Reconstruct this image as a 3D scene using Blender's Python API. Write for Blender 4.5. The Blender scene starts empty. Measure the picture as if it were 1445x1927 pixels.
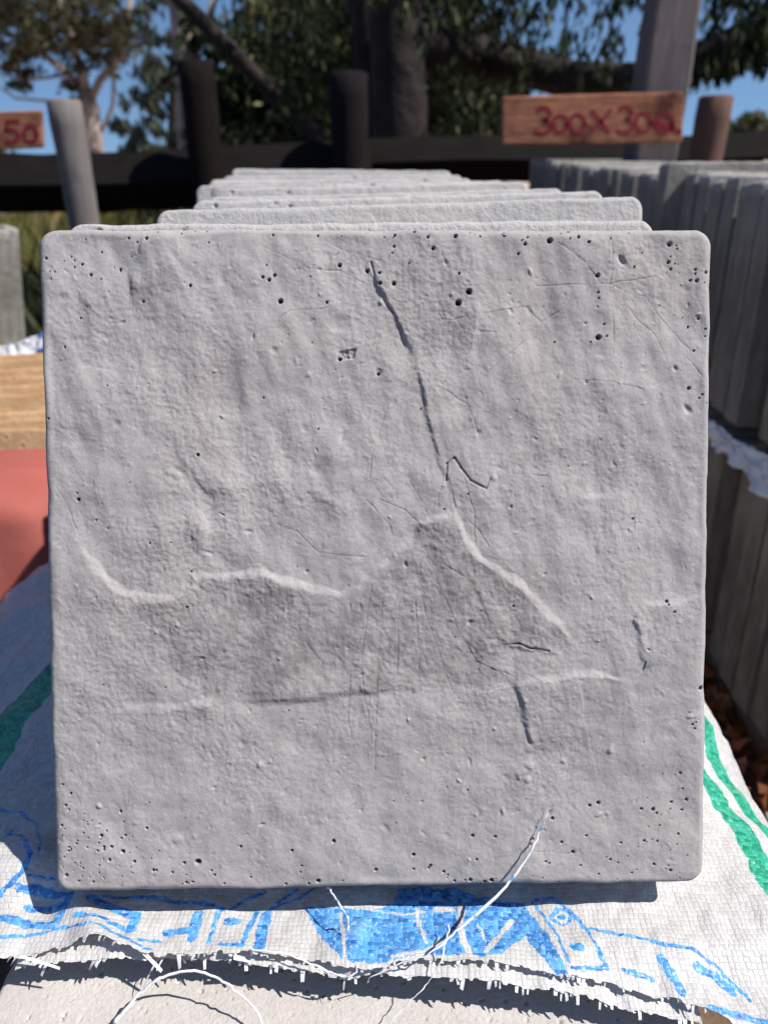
import bpy, math, random
import numpy as np
from mathutils import Vector, Matrix
R = math.radians
random.seed(7); RNG = np.random.default_rng(7)
sc = bpy.context.scene
col = sc.collection
# ---------------------------------------------------------------- camera, sky, sun, exposure
PITCH = R(26.5); F = 1391.7; PW, PH = 1445.0, 1927.0
cam_d = bpy.data.cameras.new('camera'); cam = bpy.data.objects.new('camera', cam_d); col.objects.link(cam)
cam_d.sensor_fit = 'VERTICAL'; cam_d.sensor_height = 36; cam_d.sensor_width = 27; cam_d.lens = 26
cam.location = (0, 0, 0); cam.rotation_euler = (R(90) - PITCH, 0, 0)
cam_d.clip_start = .01; cam_d.clip_end = 3000
cam_d.dof.use_dof = True; cam_d.dof.focus_distance = .343; cam_d.dof.aperture_fstop = 8.5
sc.camera = cam
SUN = Vector((.56, -.14, .83)).normalized()
w = bpy.data.worlds.new('World'); sc.world = w; w.use_nodes = True
nt = w.node_tree; nt.nodes.clear()
wo = nt.nodes.new('ShaderNodeOutputWorld'); bg = nt.nodes.new('ShaderNodeBackground'); sk = nt.nodes.new('ShaderNodeTexSky')
tc = nt.nodes.new('ShaderNodeTexCoord'); mp = nt.nodes.new('ShaderNodeMapping')
sk.sky_type = 'NISHITA'; sk.sun_disc = False
sk.sun_elevation = math.asin(SUN.z); sk.sun_rotation = math.atan2(SUN.x, SUN.y)
sk.air_density = 1.0; sk.dust_density = .25; sk.ozone_density = 2.0
mp.inputs['Location'].default_value = (0, 0, .22)
nt.links.new(tc.outputs['Generated'], mp.inputs['Vector']); nt.links.new(mp.outputs[0], sk.inputs['Vector'])
bg.inputs['Strength'].default_value = .092
hs = nt.nodes.new('ShaderNodeHueSaturation'); hs.inputs['Saturation'].default_value = 1.12
nt.links.new(sk.outputs[0], hs.inputs['Color']); nt.links.new(hs.outputs[0], bg.inputs[0]); nt.links.new(bg.outputs[0], wo.inputs[0])
sd = bpy.data.lights.new('sun', 'SUN'); sd.energy = 5.0; sd.angle = R(.53); sd.color = (1, .955, .88)
so = bpy.data.objects.new('sun', sd); col.objects.link(so)
so.rotation_euler = (-SUN).to_track_quat('-Z', 'Y').to_euler(); so.location = (3, 0, 5)
sc.view_settings.view_transform = 'Standard'; sc.view_settings.look = 'None'
sc.view_settings.exposure = 0.47; sc.view_settings.gamma = 1; sc.view_settings.use_curve_mapping = False
sc.render.engine = 'CYCLES'
# ---------------------------------------------------------------- geometry from photo measurements
FW = np.array([0, math.cos(PITCH), -math.sin(PITCH)]); UP = np.array([0, math.sin(PITCH), math.cos(PITCH)]); RT = np.array([1., 0, 0])
def ray(px, py): return FW + RT * ((px - PW / 2) / F) + UP * ((PH / 2 - py) / F)
def at(px, py, Y):
    d = ray(px, py); return d * (Y / d[1])
def atz(px, py, z):
    d = ray(px, py); return d * (z / d[2])
def proj(P):
    zc = P @ FW; return PW / 2 + F * (P @ RT) / zc, PH / 2 - F * (P @ UP) / zc
# ---------------------------------------------------------------- noise
_perm = np.random.default_rng(3).permutation(4096)
_ang = np.random.default_rng(4).random(4096) * 2 * np.pi
_gx, _gy = np.cos(_ang), np.sin(_ang)
def perlin(x, y, seed=0):
    x = x + seed * 17.31 + 100; y = y + seed * 9.77 + 100
    xi = np.floor(x).astype(np.int64); yi = np.floor(y).astype(np.int64); fx = x - xi; fy = y - yi
    def g(ix, iy, dx, dy):
        h = _perm[(_perm[ix & 4095] + iy) & 4095]; return _gx[h] * dx + _gy[h] * dy
    u = fx * fx * fx * (fx * (fx * 6 - 15) + 10); v = fy * fy * fy * (fy * (fy * 6 - 15) + 10)
    a = g(xi, yi, fx, fy); b = g(xi + 1, yi, fx - 1, fy); c = g(xi, yi + 1, fx, fy - 1); d = g(xi + 1, yi + 1, fx - 1, fy - 1)
    return (a + u * (b - a) + v * (c - a + u * (a - b - c + d))) * 1.41
def fbm(x, y, o=4, seed=0, gain=.5):
    s = 0; a = 1
    for k in range(o):
        s = s + a * perlin(x * 2 ** k, y * 2 ** k, seed + k * 3); a *= gain
    return s
def sstep(a, b, x):
    t = np.clip((x - a) / (b - a), 0, 1); return t * t * (3 - 2 * t)
# ---------------------------------------------------------------- object helpers
def link(o, parent=None):
    col.objects.link(o)
    if parent is not None: o.parent = parent
    return o
def tag(o, label=None, cat=None, group=None, kind=None):
    if label: o['label'] = label
    if cat: o['category'] = cat
    if group: o['group'] = group
    if kind: o['kind'] = kind
    elif cat: o['kind'] = 'thing'
    return o
def empty(name, loc=(0, 0, 0), rot=(0, 0, 0)):
    o = bpy.data.objects.new(name, None); o.location = loc; o.rotation_euler = rot; o.empty_display_size = .02; return link(o)
def mesh_np(name, V, Q, mat, smooth=True, T=None):
    """V (n,3), Q (m,4) quads, T (k,3) tris"""
    me = bpy.data.meshes.new(name)
    V = np.asarray(V, dtype=np.float32); Q = np.zeros((0, 4), int) if Q is None else np.asarray(Q, dtype=np.int32)
    T = np.zeros((0, 3), int) if T is None else np.asarray(T, dtype=np.int32)
    me.vertices.add(len(V)); me.vertices.foreach_set('co', V.ravel())
    nl = len(Q) * 4 + len(T) * 3
    me.loops.add(nl); me.loops.foreach_set('vertex_index', np.concatenate([Q.ravel(), T.ravel()]).astype(np.int32))
    me.polygons.add(len(Q) + len(T))
    ls = np.concatenate([np.arange(len(Q)) * 4, len(Q) * 4 + np.arange(len(T)) * 3]).astype(np.int32)
    me.polygons.foreach_set('loop_start', ls)
    me.polygons.foreach_set('use_smooth', np.full(len(Q) + len(T), smooth, dtype=bool))
    me.update(calc_edges=True)
    if mat: me.materials.append(mat)
    return me
def obj(name, me, parent=None, loc=None, rot=None):
    o = bpy.data.objects.new(name, me); link(o, parent)
    if loc is not None: o.location = loc
    if rot is not None: o.rotation_euler = rot
    return o
def fattr(me, name, arr):
    a = me.attributes.new(name, 'FLOAT', 'POINT'); a.data.foreach_set('value', np.asarray(arr, dtype=np.float32).ravel())
class MB:
    def __init__(s): s.v = []; s.q = []; s.t = []; s.n = 0
    def add(s, V, Q=(), T=()):
        V = np.asarray(V, float); s.v.append(V)
        if len(Q): s.q.append(np.asarray(Q) + s.n)
        if len(T): s.t.append(np.asarray(T) + s.n)
        s.n += len(V)
    def box(s, lo, hi, bev=0):
        lo = np.array(lo, float); hi = np.array(hi, float)
        if bev <= 0:
            V = np.array([[x, y, z] for x in (lo[0], hi[0]) for y in (lo[1], hi[1]) for z in (lo[2], hi[2])])
            s.add(V, [[0, 1, 3, 2], [4, 6, 7, 5], [0, 4, 5, 1], [2, 3, 7, 6], [0, 2, 6, 4], [1, 5, 7, 3]])
        else:
            import bmesh
            bm = bmesh.new(); bmesh.ops.create_cube(bm, size=1)
            for v in bm.verts: v.co = Vector([(lo[i] + hi[i]) / 2 + v.co[i] * (hi[i] - lo[i]) for i in range(3)])
            bmesh.ops.bevel(bm, geom=bm.edges[:], offset=bev, segments=2, affect='EDGES', profile=.6)
            bmesh.ops.triangulate(bm, faces=bm.faces[:]); bm.verts.index_update()
            s.add([v.co[:] for v in bm.verts], T=[[v.index for v in f.verts] for f in bm.faces]); bm.free()
    def tube(s, pts, rad, sides=10, cap=True, rough=0, seed=0):
        pts = np.asarray(pts, float); n = len(pts); rad = np.broadcast_to(np.asarray(rad, float), (n,))
        V = []; a = np.linspace(0, 2 * np.pi, sides, endpoint=False); prev = None
        rg = np.random.default_rng(seed)
        for i in range(n):
            t = pts[min(i + 1, n - 1)] - pts[max(i - 1, 0)]; t /= np.linalg.norm(t) + 1e-9
            if prev is None: ref = np.array([1., 0, 0]) if abs(t[0]) < .8 else np.array([0, 1., 0])
            else: ref = prev
            u = ref - t * (ref @ t); u /= np.linalg.norm(u); v = np.cross(t, u); prev = u
            rr = rad[i] * (1 + rough * rg.normal(size=sides))
            V.append(pts[i] + np.outer(np.cos(a) * rr, u) + np.outer(np.sin(a) * rr, v))
        V = np.concatenate(V); Q = []
        for i in range(n - 1):
            for k in range(sides):
                k2 = (k + 1) % sides; Q.append([i * sides + k, i * sides + k2, (i + 1) * sides + k2, (i + 1) * sides + k])
        T = []
        if cap:
            V = np.concatenate([V, pts[:1], pts[-1:]]); c0 = n * sides; c1 = c0 + 1
            for k in range(sides):
                k2 = (k + 1) % sides; T.append([c0, k2, k]); T.append([c1, (n - 1) * sides + k, (n - 1) * sides + k2])
        s.add(V, Q, T)
    def mesh(s, name, mat, smooth=True):
        return mesh_np(name, np.concatenate(s.v), np.concatenate(s.q) if s.q else None, mat, smooth, np.concatenate(s.t) if s.t else None)
    def build(s, name, mat, parent=None, smooth=True): return obj(name, s.mesh(name, mat, smooth), parent)
# ---------------------------------------------------------------- materials
class NG:
    def __init__(s, name):
        s.m = bpy.data.materials.new(name); s.m.use_nodes = True; s.t = s.m.node_tree; s.t.nodes.clear()
        s.out = s.N('OutputMaterial'); s.b = s.N('BsdfPrincipled'); s.L(s.b.outputs[0], s.out.inputs[0])
    def N(s, t, **k):
        n = s.t.nodes.new('ShaderNode' + t)
        for a, v in k.items(): setattr(n, a, v)
        return n
    def L(s, a, b): s.t.links.new(a, b)
    def setin(s, sock, v):
        if hasattr(v, 'links') or isinstance(v, bpy.types.NodeSocket): s.L(v, sock)
        else: sock.default_value = v
    def co(s, kind='Object', scale=(1, 1, 1), rot=(0, 0, 0)):
        t = s.N('TexCoord'); m = s.N('Mapping'); s.L(t.outputs[kind], m.inputs[0]); m.inputs['Scale'].default_value = scale; m.inputs['Rotation'].default_value = rot
        return m.outputs[0]
    def noise(s, vec, scale, detail=4, rough=.55, dist=0):
        n = s.N('TexNoise'); s.L(vec, n.inputs['Vector']); n.inputs['Scale'].default_value = scale; n.inputs['Detail'].default_value = detail
        n.inputs['Roughness'].default_value = rough; n.inputs['Distortion'].default_value = dist; return n.outputs[0]
    def vor(s, vec, scale, feat='F1', out=0):
        n = s.N('TexVoronoi', feature=feat); s.L(vec, n.inputs['Vector']); n.inputs['Scale'].default_value = scale; return n.outputs[out]
    def math(s, op, a, b=0, c=0, clamp=False):
        n = s.N('Math', operation=op); n.use_clamp = clamp
        s.setin(n.inputs[0], a); s.setin(n.inputs[1], b); s.setin(n.inputs[2], c); return n.outputs[0]
    def rng(s, v, a, b, c=0, d=1):
        n = s.N('MapRange'); s.setin(n.inputs[0], v)
        for i, x in enumerate((a, b, c, d)): n.inputs[i + 1].default_value = x
        return n.outputs[0]
    def mix(s, f, a, b, blend='MIX'):
        n = s.N('Mix', data_type='RGBA', blend_type=blend); s.setin(n.inputs[0], f)
        for sock, v in ((n.inputs[6], a), (n.inputs[7], b)):
            if isinstance(v, (tuple, list)): sock.default_value = (*v[:3], 1)
            else: s.L(v, sock)
        return n.outputs[2]
    def attr(s, name):
        n = s.N('Attribute', attribute_name=name); return n.outputs['Fac']
    def bump(s, h, dist, strength=1, nrm=None):
        n = s.N('Bump'); s.L(h, n.inputs['Height']); n.inputs['Distance'].default_value = dist; n.inputs['Strength'].default_value = strength
        if nrm: s.L(nrm, n.inputs['Normal'])
        return n.outputs[0]
    def fin(s, color=None, rough=.8, normal=None, spec=.3):
        if color is not None:
            if isinstance(color, (tuple, list)): s.b.inputs['Base Color'].default_value = (*color[:3], 1)
            else: s.L(color, s.b.inputs['Base Color'])
        s.setin(s.b.inputs['Roughness'], rough); s.b.inputs['Specular IOR Level'].default_value = spec
        if normal: s.L(normal, s.b.inputs['Normal'])
        return s.m
def mat_concrete(name, c1, c2, c3, grime=0, hero=False, soft=False):
    g = NG(name); v = g.co()
    if not hero:
        oi = g.N('ObjectInfo'); add = g.N('VectorMath', operation='ADD'); g.L(v, add.inputs[0]); g.L(oi.outputs['Random'], add.inputs[1]); v = add.outputs[0]
    c = g.mix(g.rng(g.noise(v, 22, 5, .6), .35, .65), c1, c2)
    c = g.mix(g.math('MULTIPLY', g.rng(g.noise(v, 9, 5, .6), .5, .72), .7), c, c3)
    c = g.mix(g.rng(g.noise(v, 420, 4, .8), .35, .75, .0, .5), c, tuple(x * .66 for x in c1)); c = g.mix(g.rng(g.noise(v, 950, 2, .8), .60, .70, 0, .42), c, tuple(x * .45 for x in c1))
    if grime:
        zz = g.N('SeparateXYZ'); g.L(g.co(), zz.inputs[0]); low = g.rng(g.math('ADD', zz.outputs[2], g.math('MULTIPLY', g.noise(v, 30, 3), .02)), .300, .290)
        c = g.mix(g.math('MULTIPLY', low, .38), c, (.075, .062, .05)); c = g.mix(g.math('MULTIPLY', g.rng(g.noise(g.co(scale=(1, 1, .25)), 25, 5, .65), .42, .62), grime), c, (.035, .032, .026))  # side shade painted in below the top edge, then patchy grime
    if not hero and not soft: c = g.mix(g.rng(oi.outputs['Random'], 0, 1, 0, .16), c, tuple(x * .62 for x in c1))
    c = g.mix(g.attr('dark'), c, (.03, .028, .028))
    h = g.math('ADD', g.noise(v, 600, 3, .6), g.math('MULTIPLY', g.noise(v, 1800, 2, .6), .4))
    n = g.bump(h, .00022 if hero else .0006, 1)
    if not hero and not soft: n = g.bump(g.noise(v, 90, 4, .6), .003, .7, n)
    return g.fin(c, .92, n, .2)
M = {}
M['concrete'] = mat_concrete('pale_concrete', (.335, .316, .314), (.395, .375, .370), (.355, .315, .295), hero=True)
M['concrete2'] = mat_concrete('pale_concrete_rows', (.40, .385, .375), (.46, .44, .43), (.47, .44, .41))
M['base'] = mat_concrete('dusty_concrete', (.45, .42, .40), (.52, .49, .47), (.47, .43, .40), soft=True)
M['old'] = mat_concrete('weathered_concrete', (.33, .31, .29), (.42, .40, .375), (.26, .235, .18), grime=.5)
M['tan'] = mat_concrete('sandstone_concrete', (.44, .28, .15), (.60, .40, .24), (.36, .20, .10))
def mat_wood(name, c1, c2, stretch=(14, 14, 1), grime=.3, rough=.85):
    g = NG(name); v = g.co(scale=stretch); v1 = g.co()
    n1 = g.noise(v, 9, 6, .65, .6)
    c = g.mix(g.rng(n1, .3, .7), c1, c2); c = g.mix(g.math('MULTIPLY', g.rng(g.noise(v1, 9, 4), .48, .68), grime), c, tuple(x * .3 for x in c1))
    return g.fin(c, rough, g.bump(n1, .004, .8), .08)
M['grey_wood'] = mat_wood('weathered_grey_timber', (.13, .115, .11), (.22, .195, .185))
M['big_post'] = mat_wood('purple_grey_timber', (.13, .11, .11), (.19, .165, .165), grime=.3)
M['brown_wood'] = mat_wood('red_brown_pole', (.11, .065, .052), (.17, .10, .085))
M['black_wood'] = mat_wood('shaded_black_timber', (.007, .0055, .005), (.016, .011, .010))  # near-black colour holds the tree shade on this post
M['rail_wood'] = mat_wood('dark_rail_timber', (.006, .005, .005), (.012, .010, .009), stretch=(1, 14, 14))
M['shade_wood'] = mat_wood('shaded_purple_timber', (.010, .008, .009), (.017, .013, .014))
M['plank'] = mat_wood('orange_pine_plank', (.22, .085, .065), (.50, .23, .12), stretch=(1.5, 10, 14), grime=.9)
def simple(name, c, rough=.7, var=.2, scale=30, bump=0, spec=.3):
    g = NG(name); v = g.co(); n = g.noise(v, scale, 5, .6)
    cc = g.mix(g.rng(n, .3, .7), tuple(x * (1 - var) for x in c), tuple(min(1, x * (1 + var)) for x in c))
    return g.fin(cc, rough, g.bump(n, bump, 1) if bump else None, spec)
M['paint_red'] = simple('brushed_red_paint', (.24, .012, .03), .6)
M['red'] = simple('red_oxide_concrete', (.31, .082, .066), .75, .12, 12, .002)
M['plastic'] = simple('white_plastic_film', (.62, .64, .68), .35, .1, 20, .002, .5)
M['bark_pale'] = simple('pale_eucalyptus_bark', (.30, .24, .21), .85, .3, 6, .01)
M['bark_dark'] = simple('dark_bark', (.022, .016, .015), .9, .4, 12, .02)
def mat_leaf(name, c1, c2, c3, trans=.25):
    g = NG(name); n = g.N('Attribute', attribute_name='rnd')
    c = g.mix(g.rng(n.outputs['Fac'], 0, .7), c1, c2); c = g.mix(g.rng(n.outputs['Fac'], .86, 1.0), c, c3)
    g.fin(c, .7, None, .18)
    tr = g.N('BsdfTranslucent'); g.L(c, tr.inputs[0]); mx = g.N('MixShader'); mx.inputs[0].default_value = trans
    g.L(g.b.outputs[0], mx.inputs[1]); g.L(tr.outputs[0], mx.inputs[2]); g.L(mx.outputs[0], g.out.inputs[0]); return g.m
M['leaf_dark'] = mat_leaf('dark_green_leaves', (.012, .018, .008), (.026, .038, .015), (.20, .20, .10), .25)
M['leaf_olive'] = mat_leaf('olive_eucalyptus_leaves', (.035, .036, .020), (.07, .065, .035), (.14, .09, .05))
M['leaf_blue'] = mat_leaf('blue_green_leaves', (.035, .05, .04), (.07, .085, .06), (.12, .11, .06))
M['leaf_far'] = mat_leaf('distant_leaves', (.06, .08, .035), (.12, .13, .06), (.22, .17, .09))
M['weed'] = mat_leaf('dry_and_green_grass', (.07, .10, .025), (.20, .17, .06), (.42, .31, .17))
M['litter'] = mat_leaf('fallen_brown_leaves', (.10, .04, .02), (.26, .09, .035), (.48, .36, .26), .1)
def mat_ground():
    g = NG('dirt_ground'); v = g.co()
    c = g.mix(g.rng(g.noise(v, 2.2, 6, .6), .35, .65), (.24, .15, .10), (.42, .30, .21))
    c = g.mix(g.rng(g.noise(v, 60, 5, .7), .45, .75), c, (.13, .075, .05))
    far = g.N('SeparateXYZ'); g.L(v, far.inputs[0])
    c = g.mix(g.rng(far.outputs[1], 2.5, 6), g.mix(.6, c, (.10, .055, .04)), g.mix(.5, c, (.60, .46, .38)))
    return g.fin(c, .95, g.bump(g.noise(v, 45, 8, .7), .02, .8), .1)
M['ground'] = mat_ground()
def mat_sack(name, printed=True):
    g = NG(name); uv = g.N('UVMap'); uvo = uv.outputs[0]
    wob = g.N('TexNoise'); g.L(uvo, wob.inputs[0]); wob.inputs['Scale'].default_value = 90; wob.inputs['Detail'].default_value = 2
    sub = g.N('VectorMath', operation='SUBTRACT'); g.L(wob.outputs[1], sub.inputs[0]); sub.inputs[1].default_value = (.5, .5, .5)
    sc_ = g.N('VectorMath', operation='SCALE'); g.L(sub.outputs[0], sc_.inputs[0]); sc_.inputs['Scale'].default_value = .0024
    ad = g.N('VectorMath', operation='ADD'); g.L(uvo, ad.inputs[0]); g.L(sc_.outputs[0], ad.inputs[1])
    sep = g.N('SeparateXYZ'); g.L(ad.outputs[0], sep.inputs[0])
    CW = .0024
    b = g.math('DIVIDE', sep.outputs[1], CW); fb = g.math('FLOOR', b); wr = g.N('TexWhiteNoise', noise_dimensions='1D'); g.L(fb, wr.inputs['W'])
    a = g.math('ADD', g.math('DIVIDE', sep.outputs[0], CW), g.math('MULTIPLY', wr.outputs[0], .45)); fa = g.math('FLOOR', a)
    cv = g.N('CombineXYZ'); g.L(fa, cv.inputs[0]); g.L(fb, cv.inputs[1]); wn = g.N('TexWhiteNoise'); g.L(cv.outputs[0], wn.inputs[0])
    rnd = wn.outputs[0]
    xa = g.math('SUBTRACT', g.math('FRACT', a), .5); xb = g.math('SUBTRACT', g.math('FRACT', b), .5)
    par = g.math('ABSOLUTE', g.math('MODULO', g.math('ADD', fa, fb), 2))    # warp over / weft over
    ca = g.math('SUBTRACT', 1, g.math('MULTIPLY', g.math('MULTIPLY', xa, xa), 3.4)); cb = g.math('SUBTRACT', 1, g.math('MULTIPLY', g.math('MULTIPLY', xb, xb), 3.4))
    flat_a = g.math('SUBTRACT', 1, g.math('POWER', g.math('MULTIPLY', g.math('ABSOLUTE', xa), 2), 8)); flat_b = g.math('SUBTRACT', 1, g.math('POWER', g.math('MULTIPLY', g.math('ABSOLUTE', xb), 2), 8))
    h0 = g.math('MULTIPLY', ca, flat_b); h1 = g.math('MULTIPLY', cb, flat_a)
    mixh = g.N('Mix', data_type='FLOAT'); g.L(par, mixh.inputs[0]); g.L(h0, mixh.inputs[2]); g.L(h1, mixh.inputs[3])
    tilt = g.math('MULTIPLY', g.math('ADD', xa, xb), g.math('SUBTRACT', rnd, .5))
    h = g.math('ADD', mixh.outputs[0], g.math('MULTIPLY', tilt, 2.4))
    # print: blue ink rubbed off on raised tape edges
    edge = g.math('MULTIPLY', flat_a, flat_b)
    base = g.mix(rnd, (.49, .475, .465), (.585, .57, .56)); base = g.mix(g.rng(edge, .05, .5, .13, 0), base, (.40, .37, .36))
    if printed:
        blue = g.mix(rnd, (.015, .13, .44), (.12, .42, .82)); blue = g.mix(g.rng(g.noise(uvo, 500, 3), .55, .72), blue, (.45, .62, .85))
        ink = g.math('MULTIPLY', g.rng(g.math('ADD', g.attr('blue'), g.math('MULTIPLY', g.math('SUBTRACT', rnd, .5), .5)), .38, .52), g.rng(edge, .05, .5, .5, 1))
        base = g.mix(ink, base, blue)
        green = g.mix(rnd, (.0, .22, .13), (.05, .42, .28)); green = g.mix(g.rng(g.noise(uvo, 420, 3), .58, .75, 0, .6), green, (.35, .62, .52))
        base = g.mix(g.rng(g.math('ADD', g.attr('green'), g.math('MULTIPLY', g.math('SUBTRACT', rnd, .5), .3)), .42, .52), base, green)
    dirt = g.math('MULTIPLY', g.rng(g.noise(uvo, 30, 5, .65), .6, .75), .35)
    base = g.mix(dirt, base, (.38, .28, .20))
    n = g.bump(h, .00028, .8)
    n = g.bump(g.noise(uvo, 60, 3), .003, .5, n)
    g.fin(base, .42, n, .45)
    tr = g.N('BsdfTranslucent'); g.L(base, tr.inputs[0]); g.L(n, tr.inputs['Normal']); mx = g.N('MixShader'); mx.inputs[0].default_value = .12
    g.L(g.b.outputs[0], mx.inputs[1]); g.L(tr.outputs[0], mx.inputs[2]); g.L(mx.outputs[0], g.out.inputs[0])
    return g.m
M['sack'] = mat_sack('woven_sack_printed'); M['sackplain'] = mat_sack('woven_sack_plain', False)
g_ = NG('split_plastic_tape'); c_ = g_.mix(g_.rng(g_.noise(g_.co(), 130, 2), .6, .66), (.72, .73, .75), (.10, .33, .70)); g_.fin(c_, .35, None, .5)
M['tape_blue'] = g_.m
g_ = NG('blue_printed_plastic'); c_ = g_.mix(g_.rng(g_.noise(g_.co(), 22, 2), .5, .54), (.66, .67, .70), (.06, .16, .42)); g_.fin(c_, .4, None, .5)
M['edge_blue'] = g_.m
M['tape'] = simple('white_plastic_tape', (.74, .73, .73), .35, .05, 60, 0, .5)
# ---------------------------------------------------------------- slabs
SW = .300; ST = .045
LEAN = math.atan2(.123, .276)
HERO_M = Matrix.Translation((-.0008, .2313, -.3124)) @ Matrix.Rotation(R(1.2), 4, 'Z') @ Matrix.Rotation(-LEAN, 4, 'X') @ Matrix.Rotation(R(.15), 4, 'Y')
HI = np.array(HERO_M.inverted())
def onslab(px, py):
    d = ray(px, py); o = HI[:3, 3]; dd = HI[:3, :3] @ d; t = -o[1] / dd[1]; p = o + dd * t
    return p[0], p[2]
HW, HH = .3040, .3045
def slab_mesh(name, N, mat, hfun, W=SW, H=SW, T=ST, rc=.009, re=.0035, even=True, wob=.0006, seed=0, dark=None):
    p = np.linspace(-1, 1, N)
    if not even: p = .62 * np.sin(p * np.pi / 2) + .38 * p
    X, Z = np.meshgrid(p * W / 2, p * H / 2)
    hx, hy = W / 2, H / 2
    qx = np.abs(X) - (hx - rc); qy = np.abs(Z) - (hy - rc)
    cor = (qx > 0) & (qy > 0); dist = np.hypot(qx, qy) + 1e-12
    d = np.minimum(hx - np.abs(X), hy - np.abs(Z)); d = np.where(cor, rc - dist, d)
    out = cor & (d < 0); sc_ = np.where(out, rc / dist, 1)
    X = np.where(out, np.sign(X) * (hx - rc + qx * sc_), X); Z = np.where(out, np.sign(Z) * (hy - rc + qy * sc_), Z)
    d = np.maximum(d, 0)
    rev = re * (1 + .35 * fbm(X * 30, Z * 30, 3, seed + 50))
    k = np.clip(rev - d, 0, rev); drop = rev - np.sqrt(np.maximum(rev ** 2 - k ** 2, 0))
    h = hfun(X, Z + H / 2)
    hh = h * sstep(-.0005, .006, d)
    Y = drop - hh
    # irregular outline
    wx = wob * fbm(Z * 45, X * 0 + np.sign(X) * 5, 4, seed + 11); wz = wob * fbm(X * 45, Z * 0 + np.sign(Z) * 5, 4, seed + 12)
    X2 = X + wx * sstep(.85, 1, np.abs(X) / hx); Z2 = Z + wz * sstep(.85, 1, np.abs(Z) / hy)
    V = np.stack([X2, Y, Z2 + H / 2], -1).reshape(-1, 3)
    idx = np.arange(N * N).reshape(N, N)
    Q = np.stack([idx[:-1, :-1], idx[:-1, 1:], idx[1:, 1:], idx[1:, :-1]], -1).reshape(-1, 4)
    ring = np.concatenate([idx[0, :-1], idx[:-1, -1], idx[-1, :0:-1], idx[:0:-1, 0]])
    n = len(ring); base = V[ring]; Vs = [V]; prev = ring; start = len(V)
    cen = np.array([0, 0, H / 2])
    for j, (yy, ins) in enumerate([(T * .2, 0), (T * .45, 0), (T * .75, 0), (T - re, 0), (T - re * .3, re * .35), (T, re)]):
        r = base.copy(); r[:, 1] = yy
        nz = .0005 * fbm(base[:, 0] * 60 + j * .25, base[:, 2] * 60 + j * .2, 3, seed + 5)
        sx = 1 - (ins + .0006 * (j < 5)) / hx + nz / hx; r[:, 0] *= sx; r[:, 2] = (r[:, 2] - H / 2) * sx + H / 2
        Vs.append(r); cur = start + np.arange(n); start += n
        Q = np.concatenate([Q, np.stack([prev, cur, np.roll(cur, -1), np.roll(prev, -1)], -1)]); prev = cur
    Vs.append(np.array([[0, T, H / 2]])); T3 = np.stack([prev, np.full(n, start), np.roll(prev, -1)], -1)
    V = np.concatenate(Vs)
    me = mesh_np(name, V, Q, mat, True, T3)
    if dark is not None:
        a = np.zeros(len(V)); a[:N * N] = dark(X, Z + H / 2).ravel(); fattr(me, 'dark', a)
    return me
mmp = .24e-3   # one photo pixel on the slab, metres
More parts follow.
